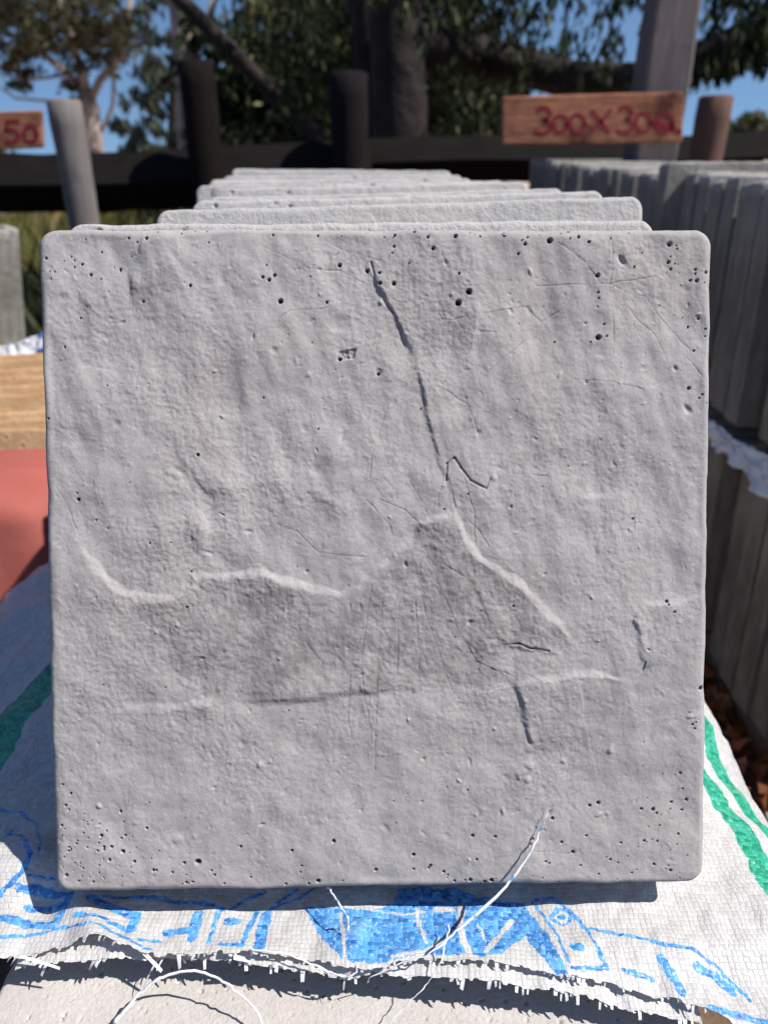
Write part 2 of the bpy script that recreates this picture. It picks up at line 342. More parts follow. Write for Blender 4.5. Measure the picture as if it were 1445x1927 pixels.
STEPS = [  # (polyline px, weight per point, height mm, decay mm)
 ([(140,1000),(165,1045),(195,1085),(240,1115),(290,1128),(330,1125),(358,1103),(366,1088),(420,1083),(490,1076),(530,1090),(590,1108),(645,1118),(690,1085),(740,1045),(782,1008),(790,984),(820,974),(855,968),(876,1012),(900,1050),(940,1075),(965,1087),(1000,1120),(1030,1155),(1055,1172),(1068,1195),(1072,1215)],
  [0,.8,1.1,1.2,1.1,1.05,1.0,.95,1.0,1.15,1.2,1.05,1,.8,.75,.75,.9,1.0,1.0,1.1,1.15,1.0,1.1,1.1,1,.8,.5,0], 1.55, 34),
 ([(1062,1200),(1045,1226),(1000,1222),(950,1213),(925,1180)], [0,.9,1.1,.8,0], 1.0, 9), ([(935,1195),(915,1150),(903,1110),(885,1085)], [0,.7,.8,0], .7, 8),
 ([(960,1290),(1010,1279),(1060,1272),(1110,1265),(1150,1275),(1200,1284)], [.3,.8,1,1,.8,0], 1.1, 14),
 ([(1008,1420),(998,1390),(990,1360),(982,1320),(968,1290),(960,1283)], [0,.9,1.1,1,.9,.2], 1.2, 12),
 ([(1212,1258),(1206,1230),(1200,1190),(1192,1168),(1200,1150),(1215,1137),(1260,1133),(1340,1118)], [0,1,1,1.1,.7,.7,.9,.9], 1.1, 9),
 ([(858,965),(852,930),(835,890),(820,855),(800,770),(785,700),(770,655),(755,620),(735,580),(712,545),(698,510),(690,475)], [0,.6,.7,1.1,.9,.8,.8,.9,1.3,1.3,1.0,0], 1.0, 22),
 ([(893,545),(902,590),(897,650),(880,690)], [0,1,.9,0], .6, 12),
 ([(250,580),(247,540),(248,490)], [0,1,0], 1.3, 6), ([(163,600),(160,570),(157,540)], [0,1,0], 1.1, 5), ([(262,490),(266,460),(268,436)], [0,1,0], 1.0, 5),
 ([(312,470),(332,500),(348,540)], [0,1.2,0], 1.3, 8), ([(362,940),(386,990),(386,1045)], [0,1.2,0], 1.3, 9), ([(340,880),(352,915),(362,940)], [0,.9,0], 1.2, 8),
 ([(570,850),(598,918),(640,955),(690,975)], [0,.8,.7,0], .9, 12), ([(1020,790),(1046,838),(1075,850)], [0,1,0], .6, 6),
 ([(190,1338),(300,1331),(385,1320),(420,1318)], [0,.9,.9,0], 1.3, 14), ([(880,1285),(700,1300),(560,1318),(390,1320)], [0,.8,1,0], 1.2, 14),
 ([(430,905),(400,930),(375,905),(360,880)], [0,.8,.7,0], .9, 9), ([(1075,915),(1100,932),(1130,935),(1150,925)], [0,1,1,0], .8, 5),
 ([(480,1040),(485,1065),(490,1076)], [0,.7,.2], .7, 5), ([(1040,610),(1110,690),(1230,760)], [0,.5,0], .7, 14), ([(520,720),(600,800),(640,880)], [0,.5,0], .8, 14),
 ([(210,640),(270,700),(330,720)], [0,.5,0], .7, 12), ([(1010,1330),(1100,1340),(1200,1330)], [0,.4,0], .5, 10), ([(440,1180),(500,1240),(600,1250)], [0,.5,0], .5, 12),
 ([(350,1230),(372,1270),(385,1330)], [0,.8,0], .5, 6)]
HOLES = """528 567 3.6;615 569 2;495 522 2.4;507 527 2.4;517 518 2.4;501 499 1.3;359 538 2.1;269 567 2;277 449 2.4;225 506 2.2;171 517 2.2;154 497 2;190 474 1.3;190 525 1.3;639 498 3;691 509 3;714 514 2.2;715 534 2.5;598 443 1.7;514 442 1.6;341 440 1.4;393 456 1.2;366 433 2;388 434 2;88 486 2;122 653 1.6;146 928 1.2;148 940 2.6;91 788 1.6;283 1022 1.5;242 447 1.8;259 455 1.4;296 438 1.5;134 483 1.3;140 490 1.2;
779 435 2.8;743 443 1.8;741 464 1.9;805 447 2.1;815 468 2.7;857 445 2.8;738 476 1.5;882 549 4.4;862 570 4.6;741 534 2.9;769 496 1.3;863 515 1.8;1034 452 4.2;987 460 2.4;975 478 1.9;981 453 1.3;1069 435 2.3;1087 448 2;1106 457 2;1071 450 1.4;1055 439 1.3;1123 519 3.1;1124 551 1.5;1125 562 1.5;1147 449 1.2;1192 503 1.5;1259 460 3.5;1272 462 1.2;1258 493 2.3;1262 506 1.8;1269 496 1.3;1308 507 2;1308 515 1.5;1328 512 2.3;1311 528 2.6;1299 527 2;1325 532 1.2;1314 599 2;1295 615 1.7;1327 619 1.6;1327 633 1.3;1305 660 1.7;1125 635 4;1140 633 1.5;1136 610 1.2;1110 644 1.3;1296 730 2.6;1321 742 1.6;1315 749 1.3;1330 759 1.4;947 439 1.3;947 445 1.4;944 442 1.2;903 445 1.3;884 439 1.2;1014 442 1.1;835 958 1.3;
373 1622 4.6;347 1624 2.2;290 1636 2.4;296 1636 1.6;253 1622 2.4;232 1602 3;191 1573 2.6;210 1594 2.3;196 1594 2.1;196 1599 1.6;207 1618 2.2;227 1528 2.1;277 1558 2;453 1594 2.1;550 1599 2.2;628 1582 2.6;568 1628 1.6;566 1641 1.2;599 1657 3.3;581 1663 1.7;538 1664 2;351 1661 2.1;363 1660 1.6;422 1662 1.6;398 1639 1.5;404 1647 1.8;325 1641 1.8;135 1493 1.9;125 1515 2;119 1476 1.5;118 1553 1.9;236 1573 1.8;228 1579 1.4;707 1639 2.3;125 1649 2.6;176 1661 1.6;360 1076 1.4;131 1523 1.3;
1319 1295 3.9;1254 1132 2.4;1257 1138 1.4;1267 1151 1.9;1280 1455 2.1;1292 1506 2.2;1284 1485 1.4;1264 1511 2;1228 1523 2.8;1235 1530 1.9;1206 1522 2.2;1284 1526 1.8;1126 1512 2.7;1110 1517 2.2;1039 1540 2.5;1103 1573 1.7;1056 1585 2;1078 1604 2.7;931 1573 2.1;889 1573 2.4;896 1617 1.8;778 1611 2.6;810 1631 2.2;807 1635 1.7;835 1642 2;778 1638 1.6;885 1657 2.9;925 1658 3.4;912 1661 2.6;855 1659 2;875 1657 1.6;1211 1582 1.9;1236 1583 1.5;1275 1569 1.8;1230 1627 2;1260 1636 2.1;1148 1618 1.8;1026 1621 1.5;1033 1624 1.4;1092 1630 1.7;1188 1644 1.6;998 1580 1.5;1002 1578 1.5;998 1588 1.4;373 856 2.4;712 704 2.2;640 676 2.6;880 930 1.2;965 1140 1.6;1295 1340 1.2;1300 1362 1.6;1304 1370 1.5;1307 1358 1.3"""
CR = [[(1010,537),(1080,536),(1130,534),(1145,535),(1180,550),(1215,556),(1225,570),(1245,600),(1265,625),(1300,660)],[(1145,535),(1235,520)],[(1145,535),(1152,475),(1148,445)],[(1130,534),(1100,495),(1050,458)],[(1145,540),(1152,600),(1154,665)],[(1165,560),(1200,600),(1230,630),(1250,665)],[(1290,670),(1320,705)],
 [(815,580),(830,600),(845,602),(900,590),(990,578),(1020,605),(1075,570)],[(915,700),(985,643)],[(900,623),(945,629)],[(500,465),(580,505),(640,508),(690,535),(750,570)],[(598,445),(650,470),(715,490)],[(525,600),(545,583),(615,580)],
 [(690,940),(735,990),(745,1035)],[(715,940),(760,960),(785,980)],[(840,870),(825,940),(820,985)],[(870,890),(890,960),(895,1020)],[(730,760),(700,860),(695,900)],[(790,1060),(800,1150),(850,1300)],[(780,1100),(790,1260)],[(820,1090),(870,1200),(895,1245),(960,1270),(990,1285)],
 [(835,1060),(880,1090),(915,1115)],[(700,1100),(690,1160),(680,1260),(700,1400)],[(750,1130),(748,1270)],[(680,1200),(660,1250),(655,1350),(665,1420)],[(720,1120),(710,1250),(705,1450)],[(570,1200),(610,1250)],[(520,985),(560,1000),(600,1040),(690,1050),(740,1030)],[(105,915),(125,950),(150,1010)],[(215,970),(195,1010),(180,1030)],
 [(1195,960),(1192,1010)],[(1080,715),(1150,718),(1210,735)],[(945,890),(1030,896)],[(880,980),(905,1000),(920,1030)],[(770,905),(810,965)],[(1000,1600),(1075,1607)],[(240,977),(238,1000)],[(640,970),(600,950)],[(830,730),(880,760),(905,830)]]
MID = [[(738,585),(752,615),(760,645),(768,660)],[(786,705),(790,730),(797,760)],[(803,785),(812,830),(824,858)]]
DEEP = [[(838,905),(841,872),(855,861),(866,880),(884,905)],[(945,1213),(975,1210),(1000,1220),(1030,1224)],[(712,545),(722,568),(740,590)],[(884,905),(912,920),(925,890)],[(852,930),(856,955)],[(1208,1262),(1212,1245)],[(323,1118),(336,1132)],[(698,492),(703,520)]]
def seg_d(X, Z, a, b):
    ax, az = a; bx, bz = b; dx, dz = bx - ax, bz - az; L = dx * dx + dz * dz + 1e-18
    t = np.clip(((X - ax) * dx + (Z - az) * dz) / L, 0, 1)
    ex = X - (ax + t * dx); ez = Z - (az + t * dz)
    return np.hypot(ex, ez), t, dx * ez - dz * ex
_cache = {}
def hero_h(X, Z):
    rg = np.random.default_rng(21)
    h = .0013 * fbm(X * 15, Z * 15, 3, 1) + .00068 * fbm(X * 52, Z * 46, 2, 5) + .00020 * fbm(X * 150, Z * 140, 3, 8) + .0011 * sstep(.10, .2, Z) * fbm((X + Z * .25) * 42, Z * 14, 3, 14)
    wx = .0011 * fbm(X * 85, Z * 85, 4, 31, .5); wz = .0011 * fbm(X * 85, Z * 85, 4, 37, .5)
    Xw = X + wx; Zw = Z + wz
    proud = np.zeros_like(X)
    for pl, wt, A, L in STEPS:
        P = [onslab(*p) for p in pl]; L = L * 1e-3; A = A * 1e-3
        xs = [p[0] for p in P]; zs = [p[1] for p in P]; m = 4 * L
        sel = (Xw > min(xs) - m) & (Xw < max(xs) + m) & (Zw > min(zs) - m) & (Zw < max(zs) + m)
        if not sel.any(): continue
        x = Xw[sel]; z = Zw[sel]; best = np.full(x.shape, 1e9); sgn = np.zeros(x.shape); bperp = np.zeros(x.shape); wn_ = np.zeros(x.shape); wd_ = np.zeros(x.shape)
        for i in range(len(P) - 1):
            dd, t, c = seg_d(x, z, P[i], P[i + 1]); perp = np.abs(c) / (math.hypot(P[i + 1][0] - P[i][0], P[i + 1][1] - P[i][1]) + 1e-12)
            u = (dd < best - 1e-8) | ((np.abs(dd - best) <= 1e-8) & (perp > bperp))
            best = np.where(u, dd, best); sgn = np.where(u, np.where(c < 0, 1, -1), sgn); bperp = np.where(u, perp, bperp)
            k = 1 / (dd + .0012) ** 5; wn_ += k * (wt[i] * (1 - t) + wt[i + 1] * t); wd_ += k
        ww = wn_ / wd_
        s = best * sgn; wd = (.0016 if A <= 1.25e-3 and pl[0][1] > pl[-1][1] else .0022) * (1 + .6 * perlin(x * 120, z * 120, 47)); ww = ww * np.clip(.98 + .55 * perlin(x * 55, z * 55, 48), .62, 1.25)
        f = sstep(-wd, wd, s) * np.exp(-np.maximum(s, 0) / L) 
        h[sel] += 1.2 * A * ww * f; proud[sel] += ww * np.exp(-np.maximum(s, 0) / (L * 2.2)) * (s > -.0005)
    proud = np.clip(proud, 0, 1)
    rough = np.clip(.35 + .55 * proud + .9 * fbm(X * 14, Z * 14, 2, 70) + .7 * np.exp(-(((X - .035) / .028) ** 2 + ((Z - .275) / .024) ** 2)), .12, 1.3)
    rough *= .35 + .65 * sstep(.0, .06, Z)
    r1 = fbm(X * 420, Z * 420, 2, 80); r2 = np.abs(fbm(X * 240, Z * 240, 3, 90))
    h += rough * (.00015 * r1 - .00017 * r2)
    zone = np.zeros_like(X)
    def inpoly(pl, f0, f1, val):
        P = [onslab(*p) for p in pl]; ins = np.zeros(X.shape, bool); dmin = np.full(X.shape, 9.); j = len(P) - 1
        for i in range(len(P)):
            (xi, zi), (xj, zj) = P[i], P[j]
            ins ^= ((zi > Zw) != (zj > Zw)) & (Xw < (xj - xi) * (Zw - zi) / (zj - zi + 1e-12) + xi); dmin = np.minimum(dmin, seg_d(Xw, Zw, P[j], P[i])[0]); j = i
        sd_ = np.where(ins, dmin, -dmin); return val * sstep(f0, f1, sd_)
    zone = np.maximum(zone, inpoly([(300,1132),(358,1106),(366,1090),(420,1085),(490,1080),(590,1112),(650,1122),(700,1085),(742,1047),(790,986),(855,972),(900,1052),(965,1090),(1000,1122),(1064,1196),(1045,1228),(940,1235),(955,1285),(860,1300),(640,1318),(430,1330),(330,1290),(290,1200)], -.0008, .0045, 1))
    zone = np.maximum(zone, inpoly([(970,1292),(1060,1278),(1200,1290),(1250,1330),(1200,1400),(1010,1420)], -.0008, .008, .55))
    zone = np.maximum(zone, inpoly([(700,492),(780,480),(900,530),(900,640),(775,660),(745,600)], -.0005, .008, .6))
    zone = np.maximum(zone, inpoly([(1205,1140),(1330,1122),(1330,1230),(1215,1250)], -.0005, .006, .4))
    zone = np.maximum(zone, inpoly([(385,905),(430,900),(470,1000),(400,1040)], -.0005, .006, .4))
    rough = rough + .5 * zone; h += zone * (.00018 * fbm(X * 300, Z * 300, 3, 95) - .00016 * np.abs(fbm(X * 170, Z * 170, 3, 96)))
    # random crumbs and dents
    S = abs(X[0, 1] - X[0, 0]) if X.shape[0] > 1 else .001
    hx = HW / 2; n = X.shape[0]
    def win(cx, cz, r):
        i0 = int((cx - r + hx) / HW * (n - 1)); i1 = int((cx + r + hx) / HW * (n - 1)) + 2
        j0 = int((cz - r) / HH * (n - 1)); j1 = int((cz + r) / HH * (n - 1)) + 2
        return slice(max(j0, 0), min(j1, n)), slice(max(i0, 0), min(i1, n))
    for k in range(2300):
        cx = rg.uniform(-hx, hx); cz = rg.uniform(.01, SW)
        r = rg.choice([.0005, .0008, .0012, .0018], p=[.5, .36, .11, .03]); a = (rg.uniform(.06, .2) if rg.random() < .92 else rg.uniform(.25, .6)) * 1e-3 * (1 if rg.random() < .4 else -1.2) * (r / .0008) ** .7
        js, is_ = win(cx, cz, r * 2.4); x = X[js, is_] - cx; z = Z[js, is_] - cz
        if x.size == 0: continue
        el = rg.uniform(.6, 1.5); th = rg.uniform(0, 3.14); xr = (x * math.cos(th) + z * math.sin(th)) * el; zr = (-x * math.sin(th) + z * math.cos(th)) / el
        q = (xr ** 2 + zr ** 2) / r ** 2
        h[js, is_] += a * np.exp(-q ** 1.6)
    for (px, py, rp, a) in [(1130,915,26,-.7),(1125,610,18,-.6),(320,888,7,.5),(333,895,7,.6),(995,1408,8,.8),(996,1440,8,.8),(976,1455,7,.7),(992,1466,6,.7),(985,1450,6,.5),(1147,1412,6,.7),(457,1399,6,-.5),(516,660,6,-.5),(712,700,6,-.6),(928,898,6,.7),(335,1580,9,.5),(590,885,10,-.5),(865,940,10,-.4),(640,610,16,-.7),(1150,1170,10,-.3),(850,1163,7,.5),(120,560,8,-.6),(880,1620,5,.3),(185,1600,7,.3),(390,1085,8,.3),(222,798,6,-.6),(1195,1300,9,-.3),(330,890,14,-.3),(1260,1380,10,-.25)]:
        cx, cz = onslab(px, py); r = rp * mmp; js, is_ = win(cx, cz, r * 2); q = ((X[js, is_] - cx) ** 2 + (Z[js, is_] - cz) ** 2) / r ** 2
        h[js, is_] += a * 1e-3 * np.exp(-q ** 1.5)
    dark = np.zeros_like(h)
    # chipped rectangle
    cx, cz = onslab(652, 668); js, is_ = win(cx, cz, .007); x = X[js, is_] - cx; z = Z[js, is_] - cz
    m = sstep(.0042, .0034, np.abs(x - z * .25)) * sstep(.0024, .0017, np.abs(z + x * -.15)); h[js, is_] -= m * (.0009 + .0006 * fbm(X[js, is_] * 700, Z[js, is_] * 700, 2, 9)); dark[js, is_] += m * .15
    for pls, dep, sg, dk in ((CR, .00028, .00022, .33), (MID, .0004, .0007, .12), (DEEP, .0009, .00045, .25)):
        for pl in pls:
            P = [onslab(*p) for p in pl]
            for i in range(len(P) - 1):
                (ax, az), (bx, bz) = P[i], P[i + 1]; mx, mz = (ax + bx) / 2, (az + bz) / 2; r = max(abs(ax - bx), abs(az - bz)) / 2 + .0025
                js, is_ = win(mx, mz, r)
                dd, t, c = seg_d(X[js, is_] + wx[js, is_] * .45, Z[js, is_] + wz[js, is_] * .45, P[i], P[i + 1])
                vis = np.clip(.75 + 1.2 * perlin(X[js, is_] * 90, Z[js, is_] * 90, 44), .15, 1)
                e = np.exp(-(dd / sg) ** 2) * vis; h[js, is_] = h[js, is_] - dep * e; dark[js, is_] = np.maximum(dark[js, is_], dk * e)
    holes = [tuple(map(float, s.split())) for s in HOLES.replace('\n', '').split(';') if s.strip()]
    for (cx0, cy0, dx, dy, n_) in [(104,1668,1,-1,55),(1312,1655,-1,-1,20),(88,438,1,1,8),(1330,440,-1,1,6)]:
        for k in range(n_): holes.append((cx0 + dx * (6 + abs(rg.normal()) * 75), cy0 + dy * (6 + abs(rg.normal()) * 75), rg.choice([.7, .9, 1.2, 1.6], p=[.45, .3, .17, .08])))
    for (x0, x1, y0, y1, n_) in [(600,1200,434,448,14),(105,1290,1645,1668,22),(90,1320,450,1650,30)]:
        for k in range(n_): holes.append((rg.uniform(x0, x1), rg.uniform(y0, y1), rg.choice([.8, 1.0, 1.3, 1.6], p=[.4, .3, .2, .1])))
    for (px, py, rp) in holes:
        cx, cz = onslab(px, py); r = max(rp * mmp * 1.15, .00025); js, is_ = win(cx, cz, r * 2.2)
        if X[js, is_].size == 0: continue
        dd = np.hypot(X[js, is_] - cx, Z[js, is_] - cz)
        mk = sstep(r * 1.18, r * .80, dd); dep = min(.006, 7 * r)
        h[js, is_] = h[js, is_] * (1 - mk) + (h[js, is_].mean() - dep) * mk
        dark[js, is_] = np.maximum(dark[js, is_], .55 * mk)  # depth shade of the pinholes painted into the dark tone
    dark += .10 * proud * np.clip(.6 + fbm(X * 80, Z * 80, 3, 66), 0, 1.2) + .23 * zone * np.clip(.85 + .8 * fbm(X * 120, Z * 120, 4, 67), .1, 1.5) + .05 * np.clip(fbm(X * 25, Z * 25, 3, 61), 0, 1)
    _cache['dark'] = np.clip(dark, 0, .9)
    return h
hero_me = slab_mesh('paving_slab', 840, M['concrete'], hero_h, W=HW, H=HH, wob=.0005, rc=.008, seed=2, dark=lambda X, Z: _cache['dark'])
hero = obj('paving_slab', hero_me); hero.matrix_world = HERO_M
G_UP = 'pale grey paving slabs leaning in the middle row'
tag(hero, 'front pale grey slab with cracked stone relief and pinholes, facing the camera', 'paving slab', G_UP)
def gen_h(seed):
    def f(X, Z):
        h = .0005 * fbm(X * 12, Z * 12, 2, seed) + .0003 * np.abs(fbm(X * 120, Z * 120, 3, seed + 4))
        rg = np.random.default_rng(seed)
        for k in range(26):
            cx = rg.uniform(-.145, .145); cz = rg.uniform(.2, .298); r = rg.uniform(.0012, .0022)
            h -= .003 * sstep(r, r * .5, np.hypot(X - cx, Z - cz))
        return h
    return f
VAR = [slab_mesh('paving_slab_shape', 190, M['concrete2'], gen_h(100 + i * 7), even=False, wob=.0007, re=.0038, seed=30 + i, T=.041) for i in range(4)]
def variants(mat, lst=None):
    out = []
    for m in (lst or VAR):
        c = m.copy(); c.materials.clear(); c.materials.append(mat); out.append(c)
    return out
ORD = ['first', 'second', 'third', 'fourth', 'fifth', 'sixth', 'seventh', 'eighth', 'ninth', 'tenth', 'eleventh', 'twelfth', 'thirteenth', 'fourteenth', 'fifteenth', 'sixteenth', 'seventeenth', 'eighteenth', 'nineteenth', 'twentieth', 'twenty first', 'twenty second', 'twenty third', 'twenty fourth', 'twenty fifth', 'twenty sixth', 'twenty seventh', 'twenty eighth', 'twenty ninth', 'thirtieth']
# (distance behind front slab, x centre, roll deg, yaw deg, dz)
UPROW = [(.0480, -.0085, .45, .4, .0005), (.094, .004, .2, .3, -.006), (.140, .0205, 1.6, 1.0, .0045), (.187, .012, 1.2, -.5, -.001), (.235, .0205, 1.4, 1.2, .004), (.282, .004, .8, .6, -.004), (.330, .010, 1.5, .5, .002), (.378, -.002, .9, 1.2, -.001), (.430, -.006, 1.4, -.4, .0045),
         (.486, -.022, .9, .2, .005), (.536, -.050, .2, .9, .001), (.584, -.047, .6, -.4, .005), (.632, -.056, .3, .6, .004), (.682, -.050, .2, .5, .007), (.731, -.056, .5, .4, .006), (.780, -.060, -.6, .4, .012)]
DESC = ['top edge tilted, left corner showing', 'low and mostly hidden', 'thick and bright with rounded right corner', 'thin strip showing', 'its right end poking out', 'low behind its neighbour', 'thin pale strip', 'pale strip near the middle', 'its corner stepping in to the left', 'narrow strip', 'its left end stepping inward', 'pale blurred strip', 'blurred strip near the far end', 'blurred near the far end', 'blurred, last but one', 'farthest and highest of the row']
for i, (d, x, roll, yaw, dz) in enumerate(UPROW):
    o = obj('paving_slab', VAR[i % 4])
    o.matrix_world = Matrix.Translation((x, .2317 + d, -.3116 + dz + .0030 - .024 * d)) @ Matrix.Rotation(R(yaw), 4, 'Z') @ Matrix.Rotation(-LEAN + R(i * .35), 4, 'X') @ Matrix.Rotation(-R(roll), 4, 'Y')
    tag(o, '%s slab from the front of the middle row, %s' % (ORD[i + 1], DESC[i]), 'paving slab', G_UP)
# lower tier that carries the sack
BZ = -.356
def flat_h(X, Z):
    h = .0006 * fbm(X * 14, Z * 14, 3, 300) + .00012 * fbm(X * 200, Z * 200, 2, 301); rg = np.random.default_rng(5)
    for k in range(260):
        cx = rg.uniform(-.145, .145); cz = rg.uniform(.005, .10) ** 1; r = rg.choice([.0004, .0006, .0010], p=[.6, .3, .1]); h -= .002 * sstep(r * 1.2, r * .6, np.hypot(X - cx, Z - cz))
    return h
flat = slab_mesh('paving_slab_flat', 420, M['base'], flat_h, W=.322, seed=70, wob=.0010, re=.005)
flat2 = slab_mesh('paving_slab_flat_plain', 60, M['base'], lambda X, Z: .0006 * fbm(X * 14, Z * 14, 3, 320), seed=71, wob=.0010, re=.005)
for i in range(3):
    o = obj('paving_slab', flat if i == 0 else flat2)
    o.matrix_world = Matrix.Translation((-.021 + .008 * i, .158 + .3035 * i, BZ - .0015 * (i > 0))) @ Matrix.Rotation(R(-.8 if i == 0 else .3 * i), 4, 'Z') @ Matrix.Rotation(-R(90), 4, 'X')
    tag(o, 'dusty flat slab whose sunlit front shows under the frayed sack' if i == 0 else 'flat grey slab under the leaning row, %s from the camera' % ORD[i], 'paving slab', 'flat slabs under the sack')
for i in range(20):
    o = obj('paving_slab', VAR[i % 4]); y = .165 + i * .044
    o.matrix_world = Matrix.Translation((random.uniform(-.006, .006), y, BZ - .047 - .300)) @ Matrix.Rotation(R(random.uniform(-.6, .6)), 4, 'Z')
    tag(o, 'grey standing slab of the covered lower tier, %s from the camera' % ORD[i], 'paving slab', 'slabs of the covered lower tier')
# pallet bearers under the tiers
def bearer(x0, x1, y0, y1, label):
    m = MB(); m.box((x0, y0, -.752), (x1, y1, -.654), .004); o = m.build('timber_bearer', M['grey_wood'], None, False); tag(o, label, 'timber', 'bearers under the slab tiers')
bearer(-.14, -.08, .14, 1.06, 'grey timber bearer under the left side of the middle row')
bearer(.06, .12, .14, 1.06, 'grey timber bearer under the right side of the middle row')
# ---------------------------------------------------------------- ground
def ground():
    def axis(a, b, n): return np.sinh(np.linspace(math.asinh(a), math.asinh(b), n))
    xs = axis(-400, 400, 221); ys = axis(-60, 800, 221)
    X, Y = np.meshgrid(xs, ys); Z = -.752 - .033 * np.maximum(Y - 9, 0) + .02 * fbm(X * .5, Y * .5, 3, 3) * sstep(2, 6, np.hypot(X, Y)) 
    Z = Z + .05 * np.clip((Y - 5) / 4, 0, 1)
    idx = np.arange(X.size).reshape(X.shape); Q = np.stack([idx[:-1, :-1], idx[:-1, 1:], idx[1:, 1:], idx[1:, :-1]], -1).reshape(-1, 4)
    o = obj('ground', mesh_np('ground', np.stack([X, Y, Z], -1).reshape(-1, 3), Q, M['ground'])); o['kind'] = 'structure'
ground()
# ---------------------------------------------------------------- right hand row (dark slabs edge on)
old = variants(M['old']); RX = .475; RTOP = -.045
G_R = 'weathered slabs stacked edge on in the right hand row'
n_near = 0
ys = list(np.arange(.66, 1.215, .0462))
for tier, ztop in (('upper', RTOP), ('lower', RTOP - .335)):
    yy = [y for y in ys]; k = 0
    for i, y in enumerate(yy):
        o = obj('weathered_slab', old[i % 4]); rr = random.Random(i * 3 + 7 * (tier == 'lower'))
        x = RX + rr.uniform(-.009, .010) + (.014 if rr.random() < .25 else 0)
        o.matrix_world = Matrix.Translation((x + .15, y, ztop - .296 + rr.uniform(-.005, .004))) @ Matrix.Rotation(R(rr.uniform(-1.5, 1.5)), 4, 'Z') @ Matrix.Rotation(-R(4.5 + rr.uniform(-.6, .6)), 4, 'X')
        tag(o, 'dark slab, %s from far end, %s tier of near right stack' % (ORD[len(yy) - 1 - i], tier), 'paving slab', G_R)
tall = obj('weathered_slab', old[1]); tall.matrix_world = Matrix.Translation((RX + .118, 1.262, RTOP - .280)) @ Matrix.Rotation(-R(3), 4, 'X')
tag(tall, 'tallest slab at the gap between the near and far right stacks', 'paving slab', G_R)
o = obj('weathered_slab', old[2]); o.matrix_world = Matrix.Translation((RX + .16, 1.258, RTOP - .632)) @ Matrix.Rotation(-R(3), 4, 'X')
tag(o, 'lower tier slab under the tallest slab of the right row', 'paving slab', G_R)
yy = list(np.arange(1.315, 2.42, .0475))
for i, y in enumerate(yy):
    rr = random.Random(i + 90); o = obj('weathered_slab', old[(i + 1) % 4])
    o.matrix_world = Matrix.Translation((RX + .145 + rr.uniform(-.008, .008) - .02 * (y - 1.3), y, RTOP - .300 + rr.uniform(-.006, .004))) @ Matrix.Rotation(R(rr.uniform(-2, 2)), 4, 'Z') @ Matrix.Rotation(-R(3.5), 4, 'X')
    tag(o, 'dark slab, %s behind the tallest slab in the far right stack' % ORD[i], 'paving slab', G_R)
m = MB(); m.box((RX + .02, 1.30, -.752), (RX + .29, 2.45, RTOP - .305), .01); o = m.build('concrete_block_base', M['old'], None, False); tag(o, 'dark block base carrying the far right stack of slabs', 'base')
for x0, side in ((RX + .03, 'left'), (RX + .22, 'right')):
    m = MB(); m.box((x0, .6, -.752), (x0 + .05, 1.3, -.681), .003); o = m.build('timber_bearer', M['grey_wood'], None, False); tag(o, '%s timber bearer under the near right stack of dark slabs' % side, 'timber', 'bearers under the slab tiers')
# plastic flap between the right tiers
def strip_cloth(name, top, bot, mat, thick_wave=.01, n=70, k=14, seed=0):
    top = np.array(top, float); bot = np.array(bot, float)
    tt = np.linspace(0, 1, len(top)); u = np.linspace(0, 1, n)
    A = np.stack([np.interp(u, tt, top[:, i]) for i in range(3)], -1); B = np.stack([np.interp(u, tt, bot[:, i]) for i in range(3)], -1)
    v = np.linspace(0, 1, k)[None, :, None]; P = A[:, None] * (1 - v) + B[:, None] * v
    U, Vv = np.meshgrid(u * 9, np.linspace(0, 2.2, k), indexing='ij'); wv = fbm(U, Vv, 4, seed)
    P[..., 0] -= thick_wave * wv; P[..., 1] -= thick_wave * .7 * fbm(U, Vv, 3, seed + 5); P[..., 2] += thick_wave * .6 * fbm(U * 1.4, Vv, 3, seed + 9)
    idx = np.arange(n * k).reshape(n, k); Q = np.stack([idx[:-1, :-1], idx[1:, :-1], idx[1:, 1:], idx[:-1, 1:]], -1).reshape(-1, 4)
    return obj(name, mesh_np(name, P.reshape(-1, 3), Q, mat))
def onx(px, py, X):
    d = ray(px, py); return d * (X / d[0])
flapT = [onx(1290, 770, RX - .012), onx(1340, 792, RX - .012), onx(1385, 826, RX - .014), onx(1445, 862, RX - .015), onx(1520, 880, RX - .015)]
flapB = [onx(1290, 790, RX - .018), onx(1340, 835, RX - .02), onx(1375, 866, RX - .028), onx(1445, 940, RX - .038), onx(1520, 990, RX - .04)]
o = strip_cloth('plastic_sheet', flapT, flapB, M['plastic'], .010, seed=4)
mod = o.modifiers.new('thick', 'SOLIDIFY'); mod.thickness = .0006
tag(o, 'crumpled white plastic flap hanging between the two right hand tiers', 'plastic sheet')
